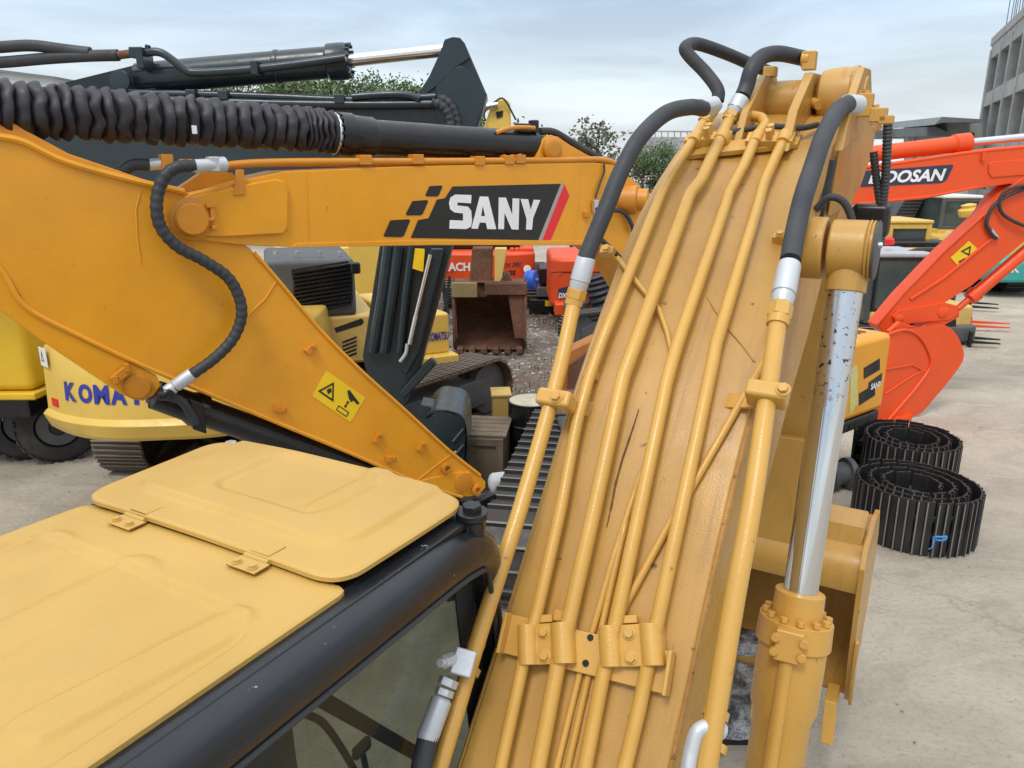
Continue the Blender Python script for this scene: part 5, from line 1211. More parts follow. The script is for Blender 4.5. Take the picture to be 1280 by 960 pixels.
# ================================================================== 10. orange excavator at the right, bucket on the ground
DO = thing('excavator', (11.5, 11.4, 0), 'bright orange excavator with DOOSAN on its boom and its bucket resting on the concrete', 'excavator')
OP = fronto(11.2, 4); ONY = -OP.n; OA = V((-ONY.x*0+math.cos(R(4)), math.sin(R(4)), 0))
ob_ = MB().prism(OP.pts([(1010,242),(1060,216),(1120,205),(1215,190),(1262,184),(1340,178),(1460,200),(1460,280),(1340,236),(1262,230),(1222,236),(1160,246),(1070,256),(1010,262)]), ONY*.42).build('boom', RED2, DO, bevel=.012)
MB().tube(OP.pts([(1072,255),(1160,246),(1222,234)], .005), .02, 8).build('lower_flange', RED2, ob_)
pl_tube(OP, [(1060,212),(1130,203),(1215,190),(1280,184)], .03, -.02, RED2, ob_, 'hydraulic_pipe')
MB().prism(OP.pts([(1236,205),(1240,202),(1330,196),(1330,215),(1240,222),(1236,216)], .02), ONY*.03).build('pivot_plate', RED2, ob_, bevel=.01)
MB().box(OP.at(1229,196,.02), OA*.05, UP*.12, ONY*.05).build('hose_bracket', RED2, ob_, bevel=.006)
ddc = MB().prism(rounded(OP.pts([(1078,214),(1193,205.5),(1183,226),(1176,229),(1072,234),(1070,228)], .006), .05, 4), ONY*.004).build('decal', DECN, ob_, smooth=False)
p0, p1 = OP.at(1085,230,.012), OP.at(1181,226,.012)
lettering('DOOSAN', p0, (p1-p0), UP, .175, DECW, ddc, width=(p1-p0).length, bold=.035, shear=.22)
k0, k1, k2 = OP.at(1060,196,-.2), OP.at(1212,178,-.2), OP.at(1400,160,-.2); kd = (k1-k0).normalized(); L = (k1-k0).length
oc = MB().lathe(k0, k1, [(0,.08),(.05,.115),(L*.86,.115),(L*.87,.14),(L*.99,.14),(L,.11)], 28).build('arm_cylinder', RED2, DO)
MB().cyl(k1-kd*.05, k2, .055, 20).build('chrome_rod', CHR2, oc)
# arm
oa = MB().prism(OP.pts([(1097,407),(1128,370),(1180,316),(1230,270),(1250,243),(1290,214),(1400,150),(1440,190),(1340,262),(1290,294),(1215,357),(1160,392),(1120,416),(1104,416)], .02), ONY*.32).build('arm', RED2, DO, bevel=.012)
MB().tube(OP.pts([(1138,374),(1180,347),(1240,298),(1248,297)], .03), .025, 8).build('weld_lip', RED2, oa)
MB().tube(OP.pts([(1097,405),(1128,368),(1180,314),(1230,268)], .03), .018, 8).build('weld_lip', RED2, oa)
warning_label(OP, [(1211,301),(1222,311),(1199,334),(1188,322)], oa, .03, icons=False)
tri = MB().flat([OP.pts([(1201,314),(1214,307),(1212,320)], .036), OP.pts([(1204,314.5),(1212,310),(1211,317)], .036)]).flat([OP.pts([(1198,327),(1207,322),(1206,328),(1201,330)], .036)]).build('warning_symbol', DECB, oa, smooth=False)
for x, y, r in ((1122,398,.07),(1177,390,.09)):
    p = OP.at(x, y, .02); MB().lathe(p, p+OP.n, [(0,r),(.05,r),(.06,r*.7),(.065,r*.3)], 20).build('link_pin', RED2, oa)
pl_tube(OP, [(1300,232),(1270,240),(1243,256),(1233,278),(1240,292),(1246,298)], .028, .07, RUB, oa, 'hose', 6, catmull)
pl_tube(OP, [(1300,230),(1262,236),(1250,250),(1254,268),(1280,282),(1300,284)], .025, .09, RUB, oa, 'hose', 6, catmull)
MB().cyl(OP.at(1239,288,.07), OP.at(1246,298,.06), .032, 12).build('hose_ferrule', ZINC, oa)
MB().prism(OP.pts([(1116,396),(1124,388),(1180,378),(1196,382),(1200,392),(1186,400),(1124,406)], .06), ONY*.06).build('side_link', RED2, oa, bevel=.008)
MB().prism(OP.pts([(1196,384),(1200,396),(1148,424),(1138,416)], .04), ONY*.2).build('bucket_link', RED2, oa, bevel=.012)
q0, q1 = OP.at(1197,386,-.1), OP.at(1340,265,-.1); qd = (q1-q0).normalized(); L = (q1-q0).length
MB().lathe(q0, q1, [(0,.05),(.22,.05),(.23,.11),(.36,.12),(.37,.095),(L,.095)], 24).build('bucket_cylinder', RED2, DO)
# bucket seen from its side and back
OBP = Plane(OP.at(1150,470,.35), (.45,-.89,0)); OBA = V((.89,.45,0))
bprof = [(1108,418),(1130,412),(1148,420),(1160,440),(1162,458),(1146,482),(1124,508),(1110,524),(1096,531),(1080,530),(1092,500),(1102,460)]
BXV = V((.74,.40,.0)); pts = OBP.pts(bprof); pts = [V((p.x, p.y, max(.02, p.z))) for p in pts]
obk = MB().prism(catmull(pts+[pts[0]], 3)[:-1], BXV).build('bucket', RED2, DO, bevel=.02)
MB().tube([p+OBP.n*.01 for p in catmull(pts[:8], 4)], .022, 8).build('edge_band', RED2, obk)
MB().tube(OBP.pts([(1106,462),(1140,456),(1152,462)], .01), .012, 6).tube(OBP.pts([(1106,492),(1140,470),(1156,462)], .01), .012, 6).build('pressed_rib', RED2, obk)
for k in range(4):
    a = V((pts[9].x, pts[9].y, .06))+(BXV)*(k/3.3); MB().loft([[a+OBA*.2+UP*.06, a+OBA*.2-UP*.05, a+OBA*.2-UP*.05+OBP.n*.1, a+OBA*.2+UP*.06+OBP.n*.1], [a-OBA*.12-UP*.02, a-OBA*.12-UP*.045, a-OBA*.12-UP*.045+OBP.n*.07, a-OBA*.12-UP*.02+OBP.n*.07]]).build('bucket_tooth', RED2, obk)
MB().prism(OBP.pts([(1112,414),(1125,402),(1150,410),(1158,422),(1140,432),(1116,426)], -.05), -OBP.n*.06).build('bucket_ear', RED2, obk, bevel=.01)
MB().prism(OBP.pts([(1150,412),(1165,410),(1180,424),(1192,436),(1170,436)], -.35), -OBP.n*.06).build('bucket_ear', RED2, obk, bevel=.01)
MB().prism([V((12.2,10.6,1.0)), V((15.5,10.6,1.0)), V((15.5,13.2,1.0)), V((12.2,13.2,1.0))], UP*1.2).build('body', RED2, DO, bevel=.1)
crawler(DO, (13.6,10.7,0), 90, 4, .6, .9, TRK, GREYF, .25); crawler(DO, (13.6,13.0,0), 90, 4, .6, .9, TRK, GREYF, .25)

# ================================================================== 11. small excavators at the back right
def cab(parent, P, x0, x1, ytop, ybot, dep, fmat, roofm, body, bar=.06):
    """glazed cab: frame of four posts, roof, glass"""
    n = -P.n; a, b, c, d = P.at(x0, ytop), P.at(x1, ytop), P.at(x1, ybot), P.at(x0, ybot)
    ex = (b-a).normalized(); w = (b-a).length; zt, zb = a.z, c.z
    a0 = V((a.x, a.y, 0)); 
    for s, t in ((0,0),(1,0),(0,1),(1,1)):
        q = a0+ex*(bar/2+s*(w-bar))+n*(bar/2+t*(dep-bar)); MB().box(q+UP*(zt+zb)/2, ex*bar, n*bar, UP*(zt-zb)).build('cab_post', fmat, parent, bevel=.015)
    for t in (0, 1):
        for z_ in (zt-bar/2, zb+bar/2): MB().box(a0+ex*w/2+n*(bar/2+t*(dep-bar))+UP*z_, ex*(w-2*bar), n*bar*.94, UP*bar*.98).build('cab_beam', fmat, parent, bevel=.012)
    c_ = parent
    MB().box(a0+ex*w/2+n*dep/2+UP*(zt+.05), ex*(w+.06), n*(dep+.06), UP*.1).build('cab_roof', roofm, parent, bevel=.04, seg=3)
    MB().box(a0+ex*w/2+n*(bar*.5)+UP*(zt+zb)/2, ex*(w-2*bar), n*.012, UP*(zt-zb-2*bar)).build('front_glass', DGLASS, c_, smooth=False)
    for k_ in (bar*.5, w-bar*.5): MB().box(a0+ex*k_+n*dep/2+UP*(zt+zb)/2, ex*.012, n*(dep-2*bar), UP*(zt-zb)).build('side_glass', DGLASS, c_, smooth=False)
    if body: MB().box(a0+ex*w/2+n*dep/2+UP*(zb*.5+.3), ex*w, n*dep, UP*(zb-.6)).build('cab_base', body, parent, bevel=.05)
    return c_
MX = thing('mini_excavator', (8.2,16,0), 'small excavator with dark glazed cab and old yellow tail behind the orange bucket', 'mini excavator')
MP = fronto(15.3, 5)
cb = cab(MX, MP, 1098, 1166, 322, 388, 1.3, BLK, paint('pale_grey_roof', (.42,.44,.46), .4, .1, 60, .3), KOMO)
MB().prism(MP.pts([(1080,318),(1098,314),(1098,405),(1080,405)], -.05), -MP.n*1.2).build('cab_door', DGLASS, MX, bevel=.02)
p = MP.at(1197,385); tl = []
a, b2 = MP.at(1168,400,-.2), MP.at(1216,400,-.2)
z0, z1 = MP.at(1200,430).z, MP.at(1200,384).z
MB().prism([V((q.x, q.y, z0)) for q in (a, b2, b2-MP.n*1.4, a-MP.n*1.4)], UP*(z1-z0)).build('engine_cover', KOMO, MX, bevel=.09, seg=4)
a, b2 = MP.at(1160,430,-.1), MP.at(1219,430,-.1); MB().prism([V((q.x, q.y, .45)) for q in (a, b2, b2-MP.n*1.6, a-MP.n*1.6)], UP*(z0-.47)).build('counterweight', GREYF, MX, bevel=.08, seg=3)
MB().prism(MP.pts([(1155,395),(1196,392),(1196,428),(1158,430)], -.12), -MP.n*.3).build('engine_bay', DRK, MX, bevel=.03)
crawler(MX, (7.5,16.8,0), 5, 2.0, .42, .5, TRK, GREYF, .2); crawler(MX, (9.0,16.9,0), 5, 2.0, .42, .5, TRK, GREYF, .2)
h0 = MB()
for i in range(4): h0.tube(catmull(MP.pts([(1130+i*6,317),(1150+i*5,312),(1166+i*3,318),(1172+i*2,335)], -.4), 5), .045, 8)
h0.build('hose', RUB, MX)
MB().lathe(MP.at(1112,306,-.5), MP.at(1112,296,-.5), [(0,.08),(.02,.1),(.12,.09),(.17,.03)], 16).build('beacon', DECR, MX)
Y3 = thing('excavator', (9.8,21,0), 'yellow framed excavator cab with blue tinted rear window, middle of the back row', 'excavator')
MP3 = fronto(20.0, 4)
cab(Y3, MP3, 1112, 1166, 280, 312, 1.6, KOM, KOM, KOMO, .13)
MB().box(MP3.at(1142,305,.2), (1.6,0,0), (0,.7,0), UP*.2).build('engine_hood', BLK, Y3, bevel=.06)
MB().box(MP3.at(1142,322,.3), (1.8,0,0), (0,1.0,0), UP*.5).build('tool_deck', BLK, Y3, bevel=.06)
MB().prism([V((9.2,20.0,.9)), V((11.6,20.0,.9)), V((11.6,23,.9)), V((9.2,23,.9))], UP*.8).build('body', KOMO, Y3, bevel=.08)
MB().prism(MP3.pts([(1172,320),(1200,290),(1212,296),(1196,340),(1178,348)], .3), -MP3.n*.6).build('boom_foot', KOMO, Y3, bevel=.05)
crawler(Y3, (9.6,21.5,0), 4, 3.2, .55, .85, TRK, GREYF, .24); crawler(Y3, (11.4,21.5,0), 4, 3.2, .55, .85, TRK, GREYF, .24)
Y4 = thing('excavator', (14,25,0), 'yellow excavator with large glazed cab and air filter dome at the far back', 'excavator')
MP4 = fronto(24, 4)
cab(Y4, MP4, 1180, 1228, 248, 286, 1.7, GREYF, WHT, KOM, .1)
MB().lathe(MP4.at(1211,270,.6), MP4.at(1211,255,.6), [(0,.26),(.1,.30),(.2,.3),(.26,.2),(.3,.2),(.34,.22),(.38,.08)], 20).build('air_filter_dome', KOM, Y4)
MB().prism([V((13.3,23.6,.9)), V((16,23.6,.9)), V((16,26.6,.9)), V((13.3,26.6,.9))], UP*.75).build('body', KOM, Y4, bevel=.1)
crawler(Y4, (13.8,25,0), 4, 3.4, .55, .85, TRK, GREYF, .26); crawler(Y4, (15.6,25,0), 4, 3.4, .55, .85, TRK, GREYF, .26)
TL = thing('excavator', (15.8,24.5,0), 'teal green excavator body at the right edge behind the orange arm', 'excavator')
TPn = fronto(23.3, -4)
a, b2 = TPn.at(1238,340), TPn.at(1330,340); z0, z1 = TPn.at(1260,354).z, TPn.at(1260,330).z
tb = MB().prism([V((q.x, q.y, z0)) for q in (a, b2, b2-TPn.n*2.6, a-TPn.n*2.6)], UP*(z1-z0+.1)).build('counterweight', TEAL, TL, bevel=.12, seg=4)
lettering('KOBELCO', TPn.at(1264,341,.012), (1,0,0), UP, .24, DECW, tb, width=1.6, bold=.03)
MB().prism([V((q.x, q.y, .5)) for q in (a+V((.3,.3,0)), b2, b2-TPn.n*2.4, a+V((.3,2.4,0)))], UP*(z0-.5)).build('upper_frame', DRK, TL)
crawler(TL, (15.3,24.9,0), 0, 3.4, .6, .9, TRK, GREYF, .28); crawler(TL, (17.5,24.9,0), 0, 3.4, .6, .9, TRK, GREYF, .28)
# grey ribbed conveyor and scrap between the cabs
cv = thing('conveyor', (11,27,0), 'grey ribbed conveyor slope standing behind the yellow framed cab', 'conveyor')
CVP = fronto(26, 0)
MB().prism(CVP.pts([(1118,272),(1132,248),(1156,247),(1143,272),(1143,330),(1118,330)]), V((0,1.5,0))).build('conveyor_bed', GREYF, cv, bevel=.02)
for i in range(6): MB().tube(CVP.pts([(1119+i*2.4,270-i*4),(1143+i*2.4,270-i*4)], .03), .03, 6).build('conveyor_rib', TRK, cv)
ra_ = thing('scrap_boom', (12.2,27.5,0), 'rusty brown scrap boom standing behind the cabs', 'scrap boom')
MB().prism(fronto(27).pts([(1150,262),(1160,247),(1176,250),(1170,262),(1158,280),(1160,330),(1148,330)]), V((0,.5,0))).build('arm_box', RUST, ra_, bevel=.03); MB().lathe(fronto(27).at(1165,255,.0), fronto(27).at(1165,255,1), [(0,.2),(.06,.2),(.08,.1)], 16).build('arm_pin', RUST, ra_)
# forks lying out over the concrete
fk = None
for i, (y, x0, x1, m, lb) in enumerate(((378,1213,1248,BLK,'black pair of fork tines farthest back on the concrete'),(402,1213,1262,RED,'red pair of fork tines between the two black pairs'),(422,1214,1250,BLK,'black pair of fork tines nearest the small excavator'))):
    r_ = thing('fork_tines', at_z(1230,y+8,0), lb, 'fork tines', 'fork tines on the concrete')
    for k in (0, 1):
        a, b2 = at_z(x0, y+k*5, .12), at_z(x1, y+k*5+2.5, .10)
        dd = (b2-a).normalized(); sd = dd.cross(UP)
        MB().loft([[a-sd*.05-UP*.03, a+sd*.05-UP*.03, a+sd*.05+UP*.03, a-sd*.05+UP*.03], [b2-sd*.04-UP*.012, b2+sd*.04-UP*.012, b2+sd*.04+UP*.01, b2-sd*.04+UP*.01]]).box(a-dd*.03+UP*.05, dd*.06, sd*.1, UP*.34).build('tine', m, r_, bevel=.006)

# ================================================================== 12. coiled crawler chains, roller
def coil(c, r0, r1, turns, h, ph, label, seed):
    rnd = random.Random(seed)
    t = thing('coiled_track', c, label, 'crawler track', 'coiled crawler tracks on the concrete')
    c = V(c); pitch = .165; a = ph; tot = turns*2*math.pi; pts = []
    while a-ph < tot:
        r = r0+(r1-r0)*(a-ph)/tot; r *= 1+.05*math.sin(a*2+seed)
        pts.append((r, a)); a += pitch/r
    link = MB()
    P = [c+V((math.cos(a)*(r-.05), math.sin(a)*(r-.05), h*.5)) for r, a in pts]
    for dz in (-.09, .09): link.tube([p+UP*dz for p in P], .04, 8)
    ch = link.build('track_chain', ROLL, t)
    s = MB(); s.abox((-pitch*.47,-.008,-h/2),(pitch*.47,.008,h/2))
    for x, dp_ in ((-.44,.032), (.06,.032)): s.prism([V((pitch*x-.007,-dp_,-h/2+.004)), V((pitch*x+.007,-dp_,-h/2+.004)), V((pitch*x+.013,-.007,-h/2+.004)), V((pitch*x-.013,-.007,-h/2+.004))], UP*(h-.008))
    me = s.build('track_shoe', ROLL, None); lit_worn(me, 1, lambda c: c < -.028); first = True
    for r, a in pts:
        tg = V((-math.sin(a), math.cos(a), 0)); rd = V((math.cos(a), math.sin(a), 0))
        rot = Matrix((tg, -rd, UP)).transposed(); rot = rot@Matrix.Rotation(rnd.gauss(0,.045), 3, 'Z')@Matrix.Rotation(rnd.gauss(0,.012), 3, 'Y')
        o = me if first else me.copy()
        if not first: COL.objects.link(o)
        first = False
        o.parent = ch; o.matrix_local = Matrix.Translation(c+rd*r+UP*(h/2+.005+abs(rnd.gauss(0,.006)))-BASE[ch.name])@rot.to_4x4()
    return t
c1 = at_z(1140,672,0); cc1 = V((4.24,7.50,0)); r_a = coil(cc1, .22, .63, 3.4, .58, -.6, 'nearer coiled crawler track with a blue strap tied on its front', 3)
r_b = coil(V((4.88,8.90,0)), .22, .62, 3.3, .58, .8, 'farther coiled crawler track, behind the one with the blue strap', 5)
p = cc1+V((-.05,-.66,.27))
MB().tube(catmull([p+V((-.06,.0,.0)), p+V((-.04,-.02,.02)), p+V((.02,-.02,.018)), p+V((.065,-.005,.015)), p+V((.04,-.02,-.012)), p+V((-.02,-.02,-.015)), p+V((-.055,.0,-.005))], 6), .011, 8).tube(catmull([p+V((-.06,-.01,0)), p+V((-.07,-.03,-.08)), p+V((-.09,-.01,-.12))], 4), .008, 6).build('blue_strap', STRAP, r_a)
ro = thing('track_roller', (3.98,8.75,0), 'grey steel track roller standing beside the coiled tracks', 'roller')
MB().lathe(V((3.78,8.62,.19)), V((4.2,8.7,.19)), [(0,.08),(.02,.13),(.03,.19),(.10,.19),(.11,.14),(.25,.14),(.26,.19),(.33,.19),(.34,.12),(.38,.08)], 28).build('roller_body', GREYF, ro, bevel=.004); MB().cyl(V((3.72,8.61,.19)), V((4.24,8.71,.19)), .05, 16).build('roller_shaft', STEEL, ro)

# ================================================================== buildings
BL = thing('concrete_building', (30,52,0), 'unfinished grey concrete frame building with open window holes on the right', 'building')
D_ = V((.40,.9165,0)); far = at_y(1240,62,60); far.z = 0; Wn = V((-.9165,.40,0))
BH = at_y(1240,62,60).z; st_h = 3.3; nst = int(BH//st_h)+1
def bpt(s, o, z): return far-D_*s+Wn*o+UP*z
zs = [BH-st_h*i for i in range(5)]
frm = MB().prism([bpt(0,-.5,0), bpt(0,-.9,0), bpt(34,-.9,0), bpt(34,-.5,0)], UP*BH)
for z in zs:
    MB().prism([bpt(-.4,.0,z-.65), bpt(34,.0,z-.65), bpt(34,-.6,z-.65), bpt(-.4,-.6,z-.65)], UP*.95).build('spandrel', CONC, BL, bevel=.02)
for k in range(8):
    s = k*4.4
    MB().prism([bpt(s-.05,.06,0), bpt(s+.35,.06,0), bpt(s+.35,-.9,0), bpt(s-.05,-.9,0)], UP*(BH-.05)).build('column', CONC, BL, bevel=.02)
MB().prism([bpt(-.6,.05,0), bpt(-.05,.05,0), bpt(-.05,-14,0), bpt(-.6,-14,0)], UP*BH).build('end_wall', CONC, BL)
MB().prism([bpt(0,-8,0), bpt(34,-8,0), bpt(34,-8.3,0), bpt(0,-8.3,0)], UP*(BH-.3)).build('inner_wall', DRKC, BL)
for z in zs: MB().prism([bpt(0,-.7,z-.4), bpt(34,-.7,z-.4), bpt(34,-8,z-.4), bpt(0,-8,z-.4)], UP*.2).build('floor_slab', CONC, BL)
MB().prism([bpt(-.62,.08,BH+.3), bpt(34,.08,BH+.3), bpt(34,-14,BH+.3), bpt(-.62,-14,BH+.3)], UP*.55).build('parapet', CONC, BL, bevel=.03)
for k in range(9):
    for j in range(3):
        q = bpt(.3+k*3+j*.35, -.6-.2*j, BH+.6); MB().cyl(q, q+UP*random.uniform(2.0,3.2), .035, 5).build('rebar', CONCD, BL)
PV = thing('flat_roof_building', (28,56,0), 'low grey building with two stepped flat roof slabs and columns', 'building')
PP = fronto(54)
MB().prism(PP.pts([(1118,161),(1168,158),(1186,166),(1186,170),(1122,171)]), V((0,6,0))).build('roof', CONCD, PV)
MB().prism(PP.pts([(1168,156),(1178,146),(1228,149),(1228,153),(1178,153)], 1), V((0,8,0))).build('roof', CONCD, PV)
MB().prism(PP.pts([(1184,153),(1228,152),(1228,205),(1184,205)], -.5), V((0,6,0))).build('wall', CONC, PV)
for x in (1135,1146): MB().prism(PP.pts([(x,171),(x+5,171),(x+5,215),(x,215)], -.3), V((0,.4,0))).build('column', CONC, PV)
MB().prism(PP.pts([(1212,166),(1218,166),(1218,178),(1212,178)], -.45), V((0,.1,0))).build('window', DRK, PV)
WB = thing('white_shed', (-33,60,0), 'long white shed with sloping roof at the far left', 'shed')
WP_ = fronto(55)
MB().prism(WP_.pts([(-260,80),(0,89),(66,97),(66,215),(-260,215)]), V((0,14,0))).build('wall', CONCL, WB); MB().prism(WP_.pts([(-262,76),(0,87),(68,95.5),(68,97.5),(0,90),(-262,80)], .3), V((0,14.6,0))).build('roof', CONCD, WB)
GB = thing('grey_block', (19,82,0), 'distant grey block building with railed roof above the tree', 'building')
GPn = fronto(80)
MB().prism(GPn.pts([(817,171),(930,172),(930,215),(817,215)]), V((0,12,0))).build('wall', paint('distant_grey', (.36,.36,.385), .9, 0, 8, .2), GB)
gr = MB()
for i in range(14): gr.cyl(GPn.at(819+i*8,171,-.3), GPn.at(819+i*8,164,-.3), .06, 5)
gr.cyl(GPn.at(817,164,-.3), GPn.at(930,165,-.3), .08, 5).build('roof_railing', CONC, GB)
# yard wall behind everything
yw = thing('boundary_wall', (0,64,0), 'low pale boundary wall along the far side of the yard', 'wall')
MB().abox((-60,66,0),(60,66.3,2.2)).build('wall_panel', CONCL, yw); MB().abox((-60,65.95,2.2),(60,66.35,2.3)).build('coping', CONC, yw)

# ================================================================== trees
def tree(base, h, w, label, n=2600, leaf=.22, m=LEAF, group=None, low=.25, dens=1.0, seed=1, d=None):
    rnd = random.Random(seed); base = V(base); t = thing('tree', base, label, 'tree', group)
    tr = MB(); tr.tube([base, base+V((.1,0,h*.25)), base+V((.0,.1,h*.5)), base+V((.1,0,h*.8))], [h*.03, h*.024, h*.018, h*.006], 10)
    tips = []
    for i in range(14):
        a = rnd.uniform(0, 6.28); z = h*rnd.uniform(.25,.65); q = base+UP*z; e = base+V((math.cos(a)*w*.42*rnd.uniform(.4,1), math.sin(a)*w*.42*rnd.uniform(.4,1), min(h*.95, z+h*rnd.uniform(.1,.35))))
        tr.tube([q, q.lerp(e, .5)+UP*h*.02, e], [h*.011, h*.007, h*.003], 6); tips.append(e)
    tr.build('trunk', BARK, t)
    cl = []
    for i in range(46):
        a = rnd.uniform(0, 6.28); zz = rnd.uniform(low, 1); rad = w/2*math.sqrt(max(0, 1-((zz-.55)/.47)**2))*math.sqrt(rnd.uniform(.05,1))
        cl.append((base+V((math.cos(a)*rad, math.sin(a)*rad, h*zz*.95)), w*rnd.uniform(.07,.14)))
    lf = MB()
    for i in range(int(n*dens)):
        c, r = cl[rnd.randrange(len(cl))]; q = c+V((rnd.gauss(0,1), rnd.gauss(0,1), rnd.gauss(0,.7)))*r*.62
        a = V((rnd.gauss(0,1), rnd.gauss(0,1), rnd.gauss(0,1))).normalized(); b_ = a.orthogonal().normalized(); s = leaf*rnd.uniform(.5,1.1)
        lf.add([q-a*s*.6, q+b_*s*.32, q+a*s*.6, q-b_*s*.32], [(0,1,2,3)])
    lf.build('crown', m, t, smooth=False); return t
def tpos(px, y): q = at_y(px, 205, y); return V((q.x, y, 0))
def ttop(py, y): return at_y(640, py, y).z
for i, (px, py, y, w, lb) in enumerate(((298,106,40,7,'leftmost dark green tree behind the dark cylinder'),(352,99,43,8,'tree second from the left behind the dark cylinder'),(405,95,40,8,'tallest green tree, under the chrome rod'),(458,98,42,8,'rounded green tree under the end of the chrome rod'),(502,110,40,6,'lower green tree just left of the dark tail plate'))):
    tree(tpos(px, y), ttop(py, y), w, lb, 15000, .19, LEAF, 'trees behind the dark boom', .3, 1, i+3)
tree(tpos(606,38), ttop(146,38), 4.0, 'small tree beside the yellow boom tip', 1600, .3, LEAF, None, .3, 1, 11)
tree(tpos(655,40), ttop(158,40), 5, 'low tree right of the yellow boom tip', 1600, .3, LEAFB, None, .3, 1, 12)
tree(tpos(822,36), ttop(183,36), 4.6, 'round green tree in front of the grey block building', 11000, .14, LEAF, None, .15, 1, 13)
tree(tpos(870,38), ttop(188,38), 4.6, 'green tree half hidden by the tan boom', 8000, .15, LEAF, None, .15, 1, 14)
# the sparse tree
def sparse(base, h, w, label, seed):
    rnd = random.Random(seed); base = V(base); t = thing('tree', base, label, 'tree'); tr = MB(); tips = []
    tr.tube([base, base+V((.05,0,h*.4)), base+V((0,.0,h*.7)), base+V((.1,0,h*.98))], [.09,.07,.05,.015], 8)
    for i in range(34):
        a = rnd.uniform(0, 6.28); z = h*rnd.uniform(.4,.92); q = base+UP*z; l = w/2*rnd.uniform(.3,1)*(1.15-z/h*.6); e = q+V((math.cos(a)*l, math.sin(a)*l, l*rnd.uniform(.3,1.0)))
        e.z = min(e.z, h*1.0); mid = q.lerp(e, .5)+V((0,0,-.05)); tr.tube([q, mid, e], [.025,.016,.006], 5); tips += [e, mid, q.lerp(e, .75)]
        for k in range(3):
            e2 = e+V((rnd.gauss(0,.22), rnd.gauss(0,.22), rnd.uniform(0,.3))); tr.tube([mid.lerp(e, .5), e2], [.01,.004], 4); tips.append(e2)
    tr.build('trunk', BARK, t); lf = MB()
    for q in tips:
        for k in range(rnd.choice((0, 3, 6, 10))):
            c = q+V((rnd.gauss(0,.12), rnd.gauss(0,.12), rnd.gauss(0,.08))); a = V((rnd.gauss(0,1), rnd.gauss(0,1), rnd.gauss(0,.6))).normalized(); b_ = a.orthogonal(); s = rnd.uniform(.05,.11)
            lf.add([c-a*s, c+b_*s*.5, c+a*s, c-b_*s*.5], [(0,1,2,3)])
    lf.build('crown', LEAFB, t, smooth=False)
sparse(tpos(745,28), ttop(153,28), 2.6, 'thin bare looking tree with few leaves against the sky', 5)
sparse(tpos(716,31), ttop(176,31), 2.2, 'short sparse bush beside the thin bare tree', 8)

# ================================================================== light, sky, camera
w = bpy.data.worlds.new('World'); S.world = w; w.use_nodes = True; nt = w.node_tree; L = nt.links
bg = nt.nodes['Background']; bg.inputs['Strength'].default_value = .10
SUN_EL, SUN_AZ = 58, 205
sky = N(nt, 'ShaderNodeTexSky', sky_type='NISHITA', sun_disc=False, sun_elevation=R(SUN_EL), sun_rotation=R(SUN_AZ), air_density=1.0, dust_density=2.5)
tc = N(nt, 'ShaderNodeTexCoord').outputs['Generated']
sx = N(nt, 'ShaderNodeSeparateXYZ'); L.new(tc, sx.inputs[0])
el = N(nt, 'ShaderNodeMapRange'); L.new(sx.outputs['Z'], el.inputs['Value']); el.inputs['From Max'].default_value = .9
cr_ = N(nt, 'ShaderNodeValToRGB'); L.new(el.outputs['Result'], cr_.inputs[0])
e = cr_.color_ramp.elements; SK = 1.0
e[0].position = 0; e[0].color = (.92,.98,1.0,1); e[1].position = 1; e[1].color = (1.6,1.66,1.72,1)
for p_, c_ in ((.09,(.83,.92,.97,1)),(.21,(.57,.74,.93,1)),(.32,(.64,.78,.93,1)),(.60,(1.1,1.17,1.25,1))):
    q = cr_.color_ramp.elements.new(p_); q.color = c_
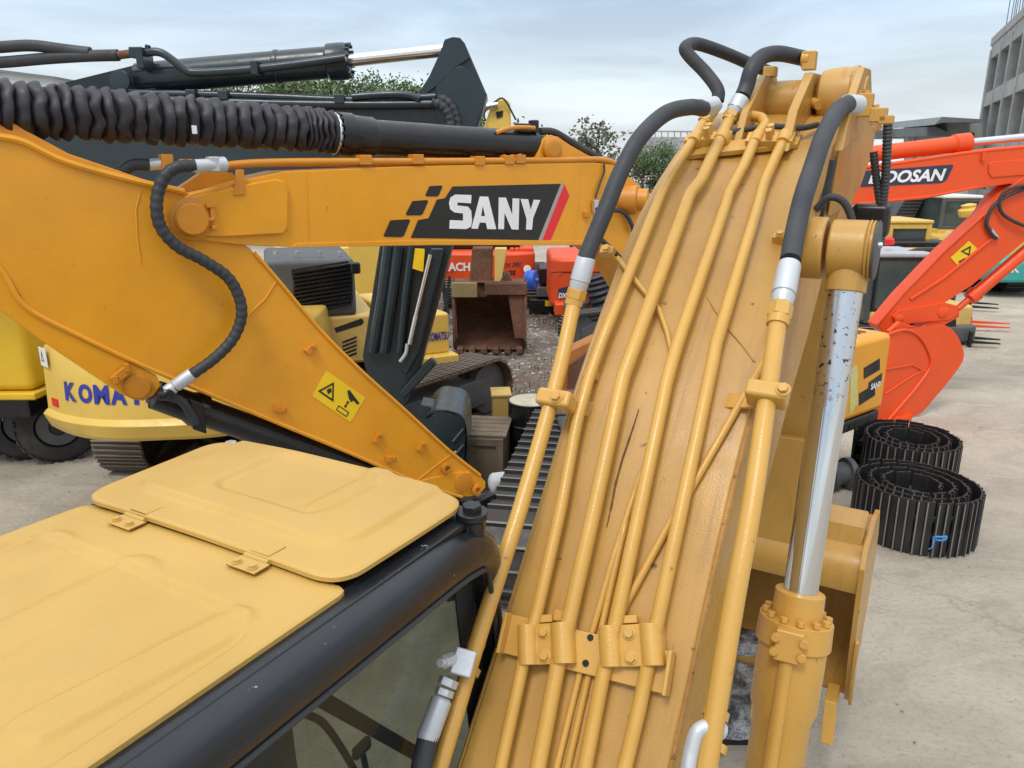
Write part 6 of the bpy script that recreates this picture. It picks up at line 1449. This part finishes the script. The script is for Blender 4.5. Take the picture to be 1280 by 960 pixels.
mp = N(nt, 'ShaderNodeMapping'); L.new(tc, mp.inputs[0]); mp.inputs['Scale'].default_value = (1.3,1.3,7.0); mp.inputs['Rotation'].default_value = (R(4),R(-6),0)
cn = N(nt, 'ShaderNodeTexNoise', Scale=2.2, Detail=6.0, Roughness=.52, Distortion=.4); L.new(mp.outputs[0], cn.inputs['Vector'])
cm = N(nt, 'ShaderNodeMapRange'); L.new(cn.outputs['Fac'], cm.inputs['Value']); cm.inputs['From Min'].default_value = .38; cm.inputs['From Max'].default_value = .66; cm.inputs['To Min'].default_value = .90; cm.inputs['To Max'].default_value = 1.24
vm = N(nt, 'ShaderNodeVectorMath', operation='SCALE'); L.new(cr_.outputs['Color'], vm.inputs[0]); L.new(cm.outputs['Result'], vm.inputs['Scale'])
v2 = N(nt, 'ShaderNodeVectorMath', operation='SCALE'); L.new(vm.outputs[0], v2.inputs[0]); v2.inputs['Scale'].default_value = 10.0
mx = N(nt, 'ShaderNodeMix', data_type='RGBA'); mx.inputs[0].default_value = .88; L.new(sky.outputs[0], mx.inputs[6]); L.new(v2.outputs[0], mx.inputs[7])
L.new(mx.outputs[2], bg.inputs['Color'])
sl = bpy.data.lights.new('sun', 'SUN'); sl.energy = 1.5; sl.angle = R(16); sl.color = (1,.96,.9)
so = bpy.data.objects.new('sun', sl); COL.objects.link(so)
az = R(SUN_AZ); sd = V((math.sin(az)*math.cos(R(SUN_EL)), math.cos(az)*math.cos(R(SUN_EL)), math.sin(R(SUN_EL))))
so.rotation_euler = (-sd).to_track_quat('-Z', 'Y').to_euler()
cd = bpy.data.cameras.new('camera'); co = bpy.data.objects.new('camera', cd); COL.objects.link(co); S.camera = co
co.location = CAM; co.rotation_euler = (math.pi/2-PITCH, 0, 0); cd.sensor_fit = 'HORIZONTAL'; cd.sensor_width = 36; cd.lens = 36*FPX/1280; cd.clip_start = .05; cd.clip_end = 2000
vs = S.view_settings; vs.view_transform = 'Standard'; vs.look = 'None'; vs.gamma = 1; vs.exposure = 0; vs.use_curve_mapping = False
S.cycles.max_bounces = 6; S.cycles.transparent_max_bounces = 8
S.cycles.use_denoising = True
